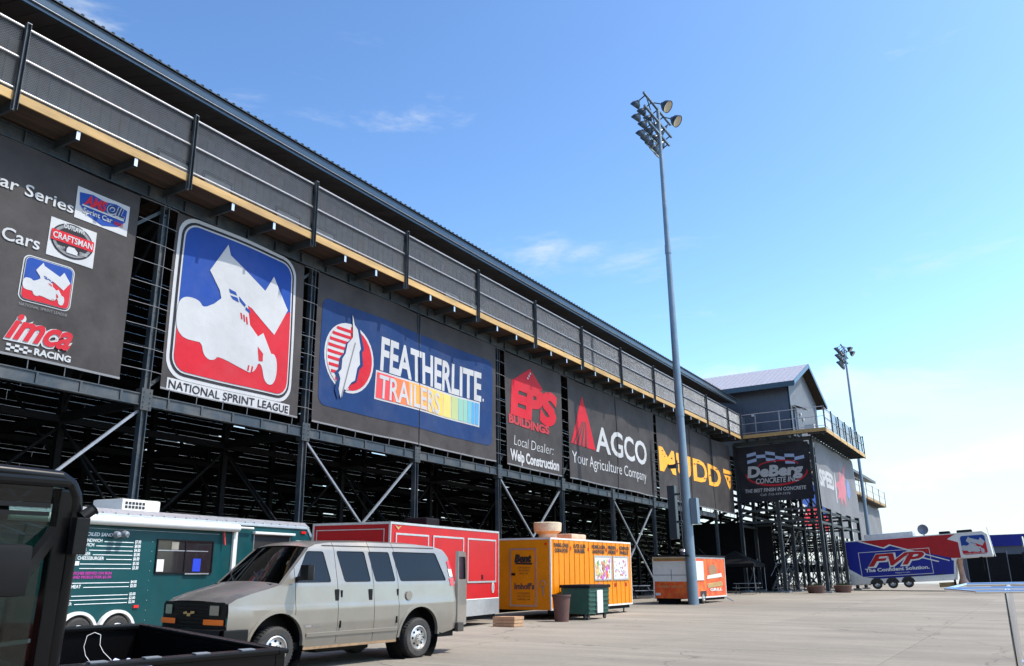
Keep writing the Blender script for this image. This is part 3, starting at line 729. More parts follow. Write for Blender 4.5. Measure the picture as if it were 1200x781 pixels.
# ================================================================== BANNERS
def wav(y, z): return 0.05*math.sin(y*0.9+0.4*z) + 0.022*math.sin(y*1.7-z*0.8+1.0)
BM = lambda u, v, o: Vector((XC+0.10+wav(u,v)+o*1.7, u, v))
def banner(label, y0, y1, z0=7.20, z1=12.58, mat='v_black', name='banner', seams=()):
    t = thing(name, label, 'banner', (XC+0.16, (y0+y1)/2, z0))
    n = max(6, int((y1-y0)/0.3)); mz = 18
    mb = MB()
    rowsb = [[BM(y0+(y1-y0)*u/n, z0+(z1-z0)*v/mz + 0.05*abs(math.sin(u*0.99))*(v == 0), 0) for u in range(n+1)] for v in range(mz+1)]
    mb.grid(rowsb); mb.build('vinyl_sheet', M[mat], t, world=True, smooth=60, fix=False)
    hb = MB(); hb.grid([[BM(y0+(y1-y0)*u/n, z0+dz, 0.006) for u in range(n+1)] for dz in (-0.01,0.05)]); hb.build('bottom_hem', M['v_grey'], t, world=True, fix=False)
    for s in seams:
        sb = MB(); sb.grid([[BM(s-0.02, z0+(z1-z0)*v/mz, 0.004), BM(s, z0+(z1-z0)*v/mz, 0.025), BM(s+0.025, z0+(z1-z0)*v/mz, 0.004)] for v in range(mz+1)]); sb.build('seam', M[mat], t, world=True, fix=False)
    k = y0 + 0.3
    def lash(p, q, w):
        lb = MB(); lb.bar(p, q, w); lb.build('lashing', M['v_grey'], t, world=True)
    while k < y1:
        lash((XC+0.12,k,z0+0.02),(XC+0.07,k+0.03,6.97),0.022); k += 0.95
    k = z0+0.4
    yl, yr = min(YC, key=lambda c: abs(c-y0)), min(YC, key=lambda c: abs(c-y1))
    while k < z1:
        if abs(yl-y0) < 1.3: lash((XC+0.10,y0,k),(XC+0.10,yl,k+0.02),0.014)
        if abs(yr-y1) < 1.3: lash((XC+0.10,y1,k),(XC+0.10,yr,k+0.02),0.014)
        k += 0.62
    return t
D = lambda nm, polys, off, mat, t, cut=0.4: decal(nm, polys, BM, off, M[mat], t, cut=cut, world=True)
L = lambda s, u, v, w, cap, off, mat, t, **k: lettering(s, u, v, w, cap, BM, off, M[mat], t, cut=max(0.4, k.pop('cut',0)*0), world=True, **k)

CAR = [(16.57,12.14),(16.7,11.81),(18.29,11.08),(18.65,11.7),(19.37,10.69),(18.8,9.67),(17.77,10.32),(17.59,10.37),(17.78,9.69),(18.49,9.25),(18.38,9.59),(18.71,9.0),(18.86,9.01),(18.99,8.77),(19.0,8.32),(18.89,8.01),(18.69,7.92),(18.47,8.07),(18.37,8.49),(18.21,8.6),(18.12,8.34),(17.93,8.18),(17.71,8.23),(16.62,8.48),(16.51,8.32),(16.29,8.27),(16.06,8.4),(15.95,8.74),(15.71,8.73),(15.3,8.72),(15.04,8.92),(14.96,9.26),(14.98,9.71),(15.1,9.95),(15.35,10.05),(15.72,10.02),(15.87,9.82),(16.26,10.07),(16.5,10.31),(16.41,10.55),(15.98,11.09)]
def chaikin(p, closed=False):
    out = [p[0]]
    for a, b in zip(p[:-1], p[1:]): out += [(a[0]*.75+b[0]*.25, a[1]*.75+b[1]*.25), (a[0]*.25+b[0]*.75, a[1]*.25+b[1]*.75)]
    return out + [p[-1]]
CAR = CAR[:11] + chaikin(chaikin(CAR[11:38])) + CAR[38:]
def sprint_logo(M_, u0, v0, W, H, off, par, world, d=0.006, frame=True, text=None, cut=0):
    """racing league emblem: car silhouette on blue over red inside a rounded frame"""
    fx = lambda p: (u0 + (p[0]-15.02)/4.48*W, v0 + (p[1]-7.72)/4.62*H)
    dc = lambda nm, polys, o, mat: decal(nm, polys, M_, off+o, M[mat], par, cut=cut, world=world)
    if frame:
        dc('logo_frame', [rrect(u0-0.055*W, v0-0.055*H, u0+1.055*W, v0+1.055*H, 0.14*W)], 0, 'v_white')
        dc('logo_frame', [rrect(u0-0.03*W, v0-0.03*H, u0+1.03*W, v0+1.03*H, 0.125*W)], d, 'v_ink')
        dc('logo_frame', [rrect(u0-0.012*W, v0-0.012*H, u0+1.012*W, v0+1.012*H, 0.11*W)], 1.8*d, 'v_white')
    dc('logo_field', [rrect(u0, v0, u0+W, v0+H, 0.10*W)], 2.6*d, 'v_blue')
    r = 0.10*W
    low = [p for p in rrect(u0, v0, u0+W, v0+H, r) if p[1] < v0+H*0.5]
    low = [(u0+W, v0+0.64*H), (u0+0.82*W, v0+0.52*H), (u0+0.57*W, v0+0.60*H), (u0+0.5*W, v0+0.5*H), (u0, v0+0.36*H)] + \
          [p for p in rrect(u0, v0, u0+W, v0+H, r)[14:28] if p[1] < v0+0.3*H and p[0] < u0+0.5*W][::1] 
    bl = [(u0, v0+0.36*H)] + [(u0 + r - r*math.cos(R(a)), v0 + r - r*math.sin(R(a))) for a in (0,22,45,67,90)] + \
         [(u0+W-r + r*math.sin(R(a)), v0 + r - r*math.cos(R(a))) for a in (0,22,45,67,90)] + [(u0+W, v0+0.64*H), (u0+0.82*W, v0+0.52*H), (u0+0.57*W, v0+0.60*H), (u0+0.5*W, v0+0.5*H)]
    dc('logo_field', [bl], 3.4*d, 'v_red')
    car = [fx(p) for p in CAR[:8] + [(17.75,9.75),(18.12,9.45),(18.33,9.62)] + CAR[11:]]
    dc('car_silhouette', [car], 4.3*d, 'v_white')
    for pl, mat in (([(16.75,10.70),(17.03,10.66),(17.10,10.56),(16.80,10.58)],'v_blue'),([(16.82,10.5),(17.12,10.5),(17.2,10.36),(16.95,10.40)],'v_blue'),
                    ([(17.18,10.56),(17.5,10.36),(17.45,10.28),(17.22,10.42)],'v_blue'),([(17.5,10.3),(17.7,10.22),(17.69,10.12),(17.5,10.2)],'v_blue'),
                    ([(18.13,9.11),(18.37,8.92),(18.37,8.66),(18.21,8.65)],'v_red'),([(17.3,10.05),(17.36,10.05),(17.42,9.85),(17.36,9.85)],'v_red'),
                    ([(17.42,10.02),(17.48,10.02),(17.54,9.8),(17.48,9.8)],'v_red'),([(17.54,9.98),(17.60,9.98),(17.66,9.74),(17.60,9.74)],'v_red'),
                    ([(17.8,8.42),(17.86,8.42),(17.84,8.24),(17.78,8.24)],'v_red'),([(17.95,8.42),(18.01,8.42),(17.98,8.22),(17.92,8.22)],'v_red')):
        dc('logo_detail', [[fx(p) for p in pl]], 5.2*d, mat)

# 1 ---- far-left sponsor banner (only its right half shows)
t = banner('dark banner at far left listing race series beside AMSOIL, CRAFTSMAN and IMCA RACING emblems', 2.2, 13.52)
L('All Star Series', 8.45, 11.28, 3.16, 0.30, 0.012, 'v_white', t, bold=0.012)
L('410 Cars', 9.02, 9.99, 1.86, 0.32, 0.012, 'v_white', t, bold=0.012)
D('printed_panel', [rect(11.65,11.20,13.22,12.11)], 0.008, 'v_white', t)
sh = [(11.72,11.95),(12.1,12.02),(12.45,11.96),(12.8,12.02),(13.14,11.95),(13.12,11.6),(12.9,11.38),(12.45,11.25),(12.0,11.38),(11.76,11.6)]
D('emblem', [sh], 0.014, 'v_blue', t)
L('AMS', 11.86, 11.66, 0.66, 0.30, 0.022, 'v_red', t, bold=0.04, shear=0.3); L('OIL', 12.52, 11.68, 0.56, 0.28, 0.022, 'v_white', t, bold=0.09, shear=0.3); L('OIL', 12.54, 11.69, 0.52, 0.26, 0.030, 'v_navy', t, bold=0.03, shear=0.3)
D('emblem', [[(11.80,11.60),(13.08,11.60),(13.06,11.655),(11.84,11.645)]], 0.018, 'v_white', t)
L('Sprint Car', 11.86, 11.42, 0.86, 0.14, 0.022, 'v_white', t, bold=0.02); L('SERIES', 12.78, 11.42, 0.28, 0.09, 0.022, 'v_red', t, bold=0.02)
D('printed_panel', [rect(11.06,9.95,12.33,10.99)], 0.008, 'v_white', t)
D('emblem', [ell(11.69,10.5,0.58,0.47)], 0.013, 'v_ink', t); D('emblem', [ell(11.69,10.5,0.54,0.43)], 0.017, 'v_grey', t)
D('emblem', [ell(11.69,10.5,0.46,0.35)], 0.020, 'v_ink', t)
L('OUTLAWS', 11.4, 10.80, 0.58, 0.12, 0.024, 'v_white', t, bold=0.03)
D('emblem', [rect(11.11,10.39,12.27,10.68)], 0.024, 'v_red', t); L('CRAFTSMAN', 11.15, 10.45, 1.08, 0.17, 0.029, 'v_white', t, bold=0.02)
D('emblem', [[(11.55,10.15),(11.85,10.15),(11.85,10.24),(11.75,10.33),(11.6,10.33),(11.55,10.26)]], 0.026, 'v_white', t)
L('SPRINT', 11.28, 10.2, 0.22, 0.08, 0.026, 'v_white', t); L('SERIES', 11.9, 10.2, 0.22, 0.08, 0.026, 'v_white', t)
sprint_logo(BM, 10.62, 8.66, 1.18, 1.08, 0.006, t, True, d=0.004, cut=0.4)
L('NATIONAL SPRINT LEAGUE', 10.61, 8.47, 1.2, 0.07, 0.012, 'v_grey', t)
for k_, (off_, mat_, b_) in enumerate(((0.010,'v_white',0.085),(0.020,'v_red',0.03))):
    L('imca', 10.38+0.03*k_, 7.62+0.01*k_, 1.68-0.05*k_, 0.66, off_, mat_, t, bold=b_, shear=0.45, cut=0.4)
for a_ in range(6):
    for b_ in range(3):
        if (a_+b_) % 2 == 0: D('check', [rect(10.48+0.1*a_,7.30+0.06*b_,10.58+0.1*a_,7.36+0.06*b_)], 0.012, 'v_white', t)
L('RACING', 11.14, 7.33, 0.94, 0.16, 0.012, 'v_white', t, bold=0.04)
# 2 ---- sprint league
t = banner('dark banner with blue and red racing car emblem lettered NATIONAL SPRINT LEAGUE', 14.80, 20.05)
sprint_logo(BM, 15.13, 7.82, 4.30, 4.52, 0.006, t, True, d=0.005, cut=0.5)
D('printed_panel', [rect(15.0,7.22,19.66,7.56)], 0.007, 'v_white', t)
L('NATIONAL SPRINT LEAGUE', 15.06, 7.27, 4.54, 0.235, 0.014, 'v_ink', t, bold=0.012)
# 3 ---- trailers
t = banner('wide banner with navy panel, feather emblem and FEATHERLITE TRAILERS lettering', 20.75, 32.36, seams=(26.6,))
D('printed_panel', [rrect(21.02,7.85,32.05,11.75,0.35)], 0.007, 'v_navy', t)
for (r_, o_, m_) in ((1.27,0.012,'v_white'),(1.17,0.017,'v_red')):
    D('emblem', [ell(22.5,9.80,r_*1.0,r_*1.02)], o_, m_, t)
D('emblem', [ell(22.5,9.80,1.17,1.19,24,90,270)], 0.022, 'v_white', t)
for j in range(9):
    v_ = 8.86+0.235*j; hw = 1.13*math.sqrt(max(0.02, 1-((v_-9.8)/1.19)**2))
    D('emblem', [[(22.5-hw,v_),(22.62,v_),(22.62,v_+0.115),(22.5-hw,v_+0.115)]], 0.026, 'v_red', t)
fea = [(22.53,11.47),(22.66,11.1),(22.83,10.95),(23.02,10.26),(22.95,10.12),(23.01,9.66),(22.88,9.5),(22.79,9.02),(22.6,8.9),(22.36,8.57),(22.25,8.6),(22.09,8.24),(21.98,8.55),(22.05,8.95),(21.95,9.15),(22.09,9.3),(22.12,9.7),(22.27,9.92),(22.35,10.3),(22.6,10.6),(22.58,11.0)]
D('emblem', [[(22.50+(p[0]-22.5)*1.35, 9.85+(p[1]-9.85)*1.04) for p in fea]], 0.030, 'v_navy', t)
D('feather', [fea], 0.036, 'v_white', t)
D('feather', [[(22.1,8.3),(22.16,8.3),(22.75,10.4),(22.71,10.45)]], 0.041, 'v_grey', t)
L('FEATHERLITE', 24.15, 9.75, 6.95, 1.27, 0.013, 'v_white', t, bold=0.03, cut=0.6)
L('.', 31.2, 9.75, 0.1, 0.8, 0.013, 'v_white', t)
D('printed_panel', [rect(23.92,8.55,31.0,9.66)], 0.012, 'v_white', t)
e_ = [23.99,25.0,25.9,26.6,27.2,28.3,28.9,29.4,29.75,30.05,30.35,30.6,30.93]
cl_ = ['s0','s1','s2','s2','s3','s4','s5','s6','s6','s7','s8','s8']
for a_, b_, c_ in zip(e_[:-1], e_[1:], cl_):
    g_ = 0.02 if a_ < 28 else 0.045
    D('colour_bar', [rect(a_ if a_ < 28 else a_+g_, 8.62, b_, 9.59)], 0.018, c_, t)
L('TRAILERS', 24.12, 8.66, 3.95, 0.86, 0.025, 'v_white', t, bold=0.015, cut=0.6)
# 4 ---- buildings
t = banner('narrow dark banner with red house emblem lettered EPS BUILDINGS and Local Dealer: Welp Construction', 33.25, 38.75)
D('emblem', [[(33.98,11.30),(35.63,12.20),(36.85,11.42),(36.85,11.30)]], 0.008, 'v_red', t)
D('emblem', [[(33.9,11.22),(36.9,11.22),(36.9,11.0),(33.9,11.0)]], 0.008, 'v_red', t)
for j in range(3): D('emblem', [rect(35.35+0.12*j,11.62+0.14*j,35.47+0.12*j,11.72+0.14*j)], 0.014, 'v_white', t)
L('EPS', 33.62, 9.72, 4.6, 1.62, 0.012, 'v_red', t, bold=0.06, shear=0.12, cut=0.6)
L('BUILDINGS', 33.46, 9.18, 3.98, 0.40, 0.012, 'v_dkred', t, bold=0.05)
L('Local Dealer:', 33.87, 8.17, 3.95, 0.46, 0.012, 'v_white', t, bold=-0.012, shear=0.15)
L('Welp Construction', 33.50, 7.45, 4.9, 0.50, 0.012, 'v_white', t, bold=0.035)
# 5 ---- agriculture
t = banner('wide dark banner with red triangle, AGCO and the line Your Agriculture Company', 39.55, 51.55, seams=(45.6,))
D('emblem', [[(39.75,9.05),(42.88,9.05),(41.42,11.88)]], 0.008, 'v_red', t)
for (a_, b_, c_, d2) in ((39.95,40.12,41.25,41.33),(40.35,40.58,41.38,41.46),(40.85,41.1,41.52,41.6),(41.4,41.66,41.68,41.76)):
    D('emblem', [[(a_,9.06),(b_,9.06),(d2,10.45),(c_,10.45)]], 0.014, 'v_black', t)
L('AGCO', 42.95, 9.06, 7.3, 1.42, 0.012, 'v_white', t, bold=0.02, cut=0.6)
L('Your Agriculture Company', 39.80, 8.05, 10.2, 0.60, 0.012, 'v_white', t, bold=0.0)
# 6 ---- MUDD
t = banner('last dark banner of the long stand with rough orange MUDD lettering', 52.0, 67.6, seams=(58.2, 62.9))
L('MUDD', 51.95+0.2, 9.0, 12.75, 1.55, 0.012, 'v_orange', t, bold=0.025, cut=0.6)
rb = random.Random(3)
for j in range(26):
    u_ = 52.4+rb.random()*12.2; v_ = 9.0+rb.random()*1.5
    D('wear_mark', [[(u_,v_),(u_+0.1+0.5*rb.random(),v_+0.03),(u_+0.3,v_+0.09),(u_+0.04,v_+0.07)]], 0.018, 'v_black', t)
D('emblem', [[(65.55,10.55),(68.0-0.6,10.5),(67.45,10.25),(65.6,10.2)],], 0.012, 'v_orange', t)
D('emblem', [[(65.7,10.1),(67.3,10.1),(67.2,9.9),(67.05,9.3),(66.7,9.0),(66.4,9.3),(66.1,9.75)]], 0.012, 'v_orange', t)
D('emblem', [[(66.2,9.95),(66.6,9.95),(66.5,9.6)]], 0.018, 'v_black', t); D('emblem', [[(66.7,9.7),(67.0,9.75),(66.8,9.35)]], 0.018, 'v_black', t)

# 7 ---- concrete firm banner on the tower face looking back along the lot
YD = 69.02
DM = lambda u, v, o: Vector((u, YD-o+0.03*math.sin(u*1.3+v), v))
t = thing('banner', 'black banner in shade with chequered flag lettered DeBerg CONCRETE INC.', 'banner', (-17.4, YD, 8.2))
mb = MB(); mb.grid([[DM(-20.25+5.75*u/20, 8.15+4.45*v/12, 0) for u in range(21)] for v in range(13)]); mb.build('vinyl_sheet', M['v_ink'], t, world=True, fix=False, smooth=60)
dd = lambda nm, polys, off, mat: decal(nm, polys, DM, off, M[mat], t, world=True, cut=1.0)
l2 = lambda s, u, v, w, cap, off, mat, **k: lettering(s, u, v, w, cap, DM, off, M[mat], t, world=True, **k)
M['v_flagblue'] = vinyl('pale_blue_print', (0.30,0.38,0.55))
for a_ in range(6):
    for b_ in range(3):
        if (a_+b_) % 2: continue
        fq = lambda s_, t_: (-19.4+s_*0.75, 11.15+t_*0.26+0.22*math.sin(s_*0.9+0.3))
        dd('flag_check', [[fq(a_,b_),fq(a_+1,b_),fq(a_+1,b_+1),fq(a_,b_+1)]], 0.008, 'v_flagblue')
arc = ell(-17.2,10.35,2.45,1.05,30,180,360) + ell(-17.2,10.42,2.38,0.97,30,360,180)
dd('swoosh', [arc], 0.008, 'v_red')
dd('swoosh', [ell(-17.0,10.9,1.6,0.45,20,0,180) + ell(-17.0,10.88,1.52,0.36,20,180,0)], 0.012, 'v_red')
l2('DeBerg', -19.50, 10.14, 4.42, 0.86, 0.014, 'v_white', bold=0.05, shear=0.12, slope=-0.01)
l2('CONCRETE INC.', -18.85, 9.58, 3.35, 0.40, 0.014, 'v_white', bold=0.02, shear=0.2)
l2('THE BEST FINISH IN CONCRETE', -19.8, 8.92, 4.8, 0.27, 0.014, 'v_white', bold=0.02, shear=0.2)
l2('Call: 712-439-3576', -18.6, 8.60, 2.35, 0.17, 0.014, 'v_white', shear=0.2)
# 8 ---- SPEED banner on the tower's long side
XS = -14.08
SM = lambda u, v, o: Vector((XS+o+0.06*math.sin(u*1.1+0.3*v), u, v))
t = thing('banner', 'light grey banner with faded white SPEED lettering on the tower side', 'banner', (XS, 77.5, 7.6))
mb = MB(); mb.grid([[SM(69.5+15.7*u/36, 7.6+5.05*v/12-0.14*math.sin(u/36*math.pi)*(v == 0), 0) for u in range(37)] for v in range(13)]); mb.build('vinyl_sheet', M['v_grey'], t, world=True, fix=False, smooth=60)
M['v_palered'] = vinyl('faded_red_print', (0.45,0.16,0.19)); M['v_paleblue'] = vinyl('faded_blue_print', (0.16,0.22,0.40))
lettering('SPEED', 70.0, 9.3, 5.4, 1.25, SM, 0.014, M['v_white'], t, world=True, bold=0.05, cut=0.8)
decal('splash', [[(76.2,8.6),(77.0,9.4),(76.0,9.9),(77.4,10.3),(77.9,11.3),(78.6,10.6),(79.8,11.6),(80.9,11.9),(81.6,12.3),(80.6,11.2),(79.9,10.4),(80.1,9.6),(79.2,9.0),(79.0,8.1),(78.2,8.9),(77.5,8.2),(77.3,8.9)]], SM, 0.014, M['v_palered'], t, cut=0.8, world=True)
decal('splash', [[(80.6,9.2),(81.6,9.0),(82.4,9.6),(82.2,10.6),(81.5,10.9),(80.9,10.2)]], SM, 0.016, M['v_paleblue'], t, cut=0.8, world=True)
decal('splash', [[(75.6,8.3),(76.0,8.3),(76.3,9.9),(76.1,11.2),(75.8,9.9)]], SM, 0.016, M['v_white'], t, cut=0.8, world=True)
# 9 ---- striped banner seen through the tower frame
FM = lambda u, v, o: Vector((XC+0.2+o+0.03*math.sin(u), u, v))
t = thing('banner', 'red, white and blue racing emblem banner seen through the tower frame', 'banner', (XC+0.2, 96, 7.2))
mb = MB(); mb.grid([[FM(88.5+15.5*u/20, 7.2+5.35*v/8, 0) for u in range(21)] for v in range(9)]); mb.build('vinyl_sheet', M['v_white'], t, world=True, fix=False)
sprint_logo(FM, 90, 7.6, 12.5, 4.6, 0.01, t, True, d=0.006, frame=False)

# ================================================================== FLOODLIGHT MASTS
def lamp_head():
    """dish lamp pointing along -Z of its own frame, child objects: housing, lens"""
    h = MB(); h.lathe([(0.02,0.26),(0.11,0.25),(0.15,0.16),(0.25,0.08),(0.33,-0.04),(0.37,-0.20),(0.38,-0.26),(0.36,-0.26)], (0,0,0), n=18)
    l_ = MB(); l_.lathe([(0.0,-0.20),(0.2,-0.21),(0.345,-0.235)], (0,0,0), n=18)
    return h.mesh('floodlight', M['lampbody'], smooth=40), l_.mesh('lens', M['lamp'], smooth=40)
M['lampbody'] = pm('lamp_housing', (0.045,0.06,0.075), 0.35, 0.6, 0.1, 5)
M['mast'] = pm('blue_grey_mast', (0.15,0.215,0.27), 0.42, 0.35, 0.08, 1.2, dirt=(0.30,0.32,0.33), damt=0.35)
HM, LM = lamp_head()
def mast(label, x, y, H, box=True):
    z0 = gz(x, y); t = thing('floodlight_mast', label, 'light mast', (x, y, z0), 'tall floodlight masts')
    H -= z0
    mb = MB(); mb.tube((0,0,-0.2),(0,0,H*0.5),0.27,0.18,n=16); mb.tube((0,0,H*0.5),(0,0,H),0.18,0.10,n=16); mb.build('pole', M['mast'], t, smooth=50)
    for zf in (0.34,0.67):
        mb = MB(); r_ = 0.27-0.17*zf; mb.tube((0,0,H*zf-0.05),(0,0,H*zf+0.45),r_+0.02,r_+0.012,n=16); mb.build('sleeve_joint', M['mast'], t, smooth=50)
    for j, (z, hw) in enumerate(((H-0.1,2.1),(H-0.95,2.1),(H-1.75,1.6))):
        a = MB(); a.box((-0.08,-hw,z-0.06),(0.05,hw,z+0.06)); arm = a.build('crossarm', M['mast'], t)
        n = 5
        for k in range(n):
            yy_ = -hw+0.25 + (2*hw-0.5)*k/(n-1)
            s = MB(); s.bar((-0.02,yy_,z-0.05),(-0.45,yy_,z-0.28),0.05); s.build('bracket', M['lampbody'], t)
            o = obj('floodlight', HM, t, (-0.58,yy_,z-0.42), (0, R(48), R(6*(k-2))), scale=(0.82,0.82,0.82)); obj('lens', LM, o)
    for yy_, z in ((-0.7,H-0.35),(0.8,H-0.55)):
        s = MB(); s.bar((0.02,yy_,z+0.3),(0.5,yy_,z+0.05),0.05); s.build('bracket', M['lampbody'], t)
        o = obj('floodlight', HM, t, (0.7,yy_,z-0.1), (0, R(-50), 0)); obj('lens', LM, o)
    mb = MB(); mb.bar((0.0,-1.8,H-0.1),(0,0,H-2.2),0.05); mb.bar((0.0,1.8,H-0.1),(0,0,H-2.2),0.05); mb.build('stay', M['lampbody'], t)
    if box:
        mb = MB(); mb.box((0.24,-0.12,3.9),(0.58,0.28,5.2)); mb.build('control_box', M['mast'], t, bevel=0.02)
        mb = MB(); mb.box((-0.95,-0.15,3.2),(-0.55,0.2,5.9)); mb.build('cabinet', M['lampbody'], t, bevel=0.015)
        mb = MB(); mb.box((-0.56,-0.05,4.0),(-0.28,0.05,4.1)); mb.box((-0.56,-0.05,5.4),(-0.28,0.05,5.5)); mb.build('cabinet_bracket', M['lampbody'], t)
        mb = MB(); mb.box((-0.80,-0.15,6.8),(-0.34,0.15,6.98)); mb.bar((-0.5,0,6.99),(-0.2,0,7.02),0.05); mb.build('area_light', M['lampbody'], t, bevel=0.01)
        mb = MB(); mb.tube((-0.32,0,2.6),(-0.34,0,7.2),0.03); mb.build('conduit', M['galv_dull'], t)
    return t
mast('tall blue grey floodlight mast standing in front of the orange concession trailer', -15.31, 42.6, 28.9)
mast('farther floodlight mast rising behind the deck of the suite tower', -17.4, 110, 30.4, False)

# ================================================================== WHEELS
def wheel(par, loc, r=0.37, w=0.24, rimr=0.22, side=1, axis='x', spoke=8, rm='rim'):
    """tyre with its rim as a sub-part; side = direction the rim faces along local x"""
    t = MB(); pr = [(rimr,-w/2+0.02),(rimr+0.02,-w/2),(r-0.04,-w/2),(r-0.01,-w/2+0.03),(r,-w/2+0.06),(r,w/2-0.06),(r-0.01,w/2-0.03),(r-0.04,w/2),(rimr+0.02,w/2),(rimr,w/2-0.02)]
    t.lathe(pr, (0,0,0), 'x', 32)
    for k in range(40):
        a = 2*math.pi*k/40; c, s_ = math.cos(a), math.sin(a)
        t.bar((-w/2+0.03, c*(r+0.001), s_*(r+0.001)), (w/2-0.03, math.cos(a+0.06)*(r+0.001), math.sin(a+0.06)*(r+0.001)), 0.02, 0.008, up=(0,c,s_))
    o = obj('tyre', t.mesh('tyre', M['rubber'], smooth=35), par, loc)
    q = MB(); s = side
    q.lathe([(rimr+0.005,s*(w/2-0.01)),(rimr-0.015,s*(w/2)),(rimr-0.03,s*(w/2-0.05)),(rimr-0.05,s*(w/2-0.055)),(0.09,s*(w/2-0.02)),(0.085,s*(w/2+0.015)),(0.0,s*(w/2+0.02))], (0,0,0), 'x', 32)
    obj('rim', q.mesh('rim', M[rm], smooth=35), o)
    q = MB()
    for k in range(spoke):
        a = 2*math.pi*k/spoke; rr = (rimr-0.05+0.09)/2+0.012
        q.tube((s*(w/2-0.04),rr*math.cos(a),rr*math.sin(a)),(s*(w/2-0.026),rr*math.cos(a),rr*math.sin(a)),0.021,n=8)
    for k in range(8):
        a = 2*math.pi*k/8+0.2; q.tube((s*(w/2),0.065*math.cos(a),0.065*math.sin(a)),(s*(w/2+0.035),0.065*math.cos(a),0.065*math.sin(a)),0.009,n=6)
    obj('rim_hole', q.mesh('rim_hole', M['blackpl']), o)
    return o

# ================================================================== VAN   local: +Y = tail, x = 0 is the visible (driver's) side, body towards -x
van = grounded('van', 'silver passenger van with dusty flanks and tinted windows, its rear door standing open', 'van', -10.77, 14.23, 6.06)
VW = 2.0
def hw(s, z):
    """inset of the side from the widest plane; s = metres ahead of the rear axle"""
    pts = [(0.3,0.07),(0.5,0.03),(0.75,0.0),(1.02,0.0),(1.08,0.015),(1.40,0.05),(1.5,0.075),(2.0,0.20),(2.08,0.24),(2.2,0.33)]
    i = 0.0
    for (a, b), (c, d) in zip(pts[:-1], pts[1:]):
        if a <= z <= c: i = b + (d-b)*(z-a)/(c-a)
    if z > 2.2: i = 0.33
    if s > 3.5: i += 0.10*((s-3.5)/0.9)**2
    if s < -0.9: i += 0.10*((-0.9-s)/0.3)**2
    return i
VM = lambda s, z, o: Vector((-hw(s,z)+o, -s, z))             # driver's side
VMr = lambda s, z, o: Vector((-VW+hw(s,z)-o, -s, z))         # passenger side
top = [(4.36,1.12),(4.22,1.20),(3.95,1.28),(3.6,1.36),(3.38,1.42),(3.05,1.73),(2.72,2.04),(2.55,2.10),(2.2,2.14),(1.2,2.165),(0,2.155),(-0.6,2.12),(-0.85,2.06),(-1.0,1.9),(-1.08,1.6),(-1.14,1.35),(-1.18,1.0),(-1.18,0.5)]
arch = lambda c, r, a0, a1, n=10: [(c + r*math.cos(R(a0+(a1-a0)*k/n)), 0.40 + r*math.sin(R(a0+(a1-a0)*k/n))) for k in range(n+1)]
side_out = [(4.38,0.62)] + top + [(-0.70,0.42)] + arch(0,0.54,175,5)[::1] + [(0.6,0.38),(2.85,0.38)] + arch(3.43,0.54,175,5) + [(4.02,0.55),(4.38,0.55)]
def orient(p):  # counter-clockwise
    a = sum(p[i][0]*p[(i+1) % len(p)][1]-p[(i+1) % len(p)][0]*p[i][1] for i in range(len(p)))
    return p if a > 0 else p[::-1]
side_out = [(4.38,0.55)] + top + [(-0.70,0.42)] + [(-0.54*math.cos(R(a)), 0.42+0.54*math.sin(R(a))) for a in range(4,177,12)] + [(0.62,0.38),(2.84,0.38)] + \
           [(3.43-0.54*math.cos(R(a)), 0.42+0.54*math.sin(R(a))) for a in range(4,177,12)] + [(4.02,0.55)]
def rq(p, r=0.05, n=4):
    """round the corners of a quad"""
    out = []; m_ = len(p)
    for i in range(m_):
        a, b, c = Vector(p[i-1]).to_2d(), Vector(p[i]).to_2d(), Vector(p[(i+1) % m_]).to_2d()
        u = (a-b).normalized()*min(r,(a-b).length/2.2); v = (c-b).normalized()*min(r,(c-b).length/2.2)
        for k in range(n+1):
            t_ = k/n; q_ = (b+u)*(1-t_)**2 + 2*b*t_*(1-t_) + (b+v)*t_**2; out.append((q_.x, q_.y))
    return out
WINS = [[(3.10,1.44),(2.28,1.44),(2.40,1.98),(2.78,1.98)], [(1.96,1.44),(1.31,1.44),(1.40,1.99),(2.09,1.99)], [(1.19,1.44),(0.66,1.44),(0.75,1.99),(1.30,1.99)], [(0.52,1.44),(-0.82,1.44),(-0.60,1.99),(0.66,2.0)]]
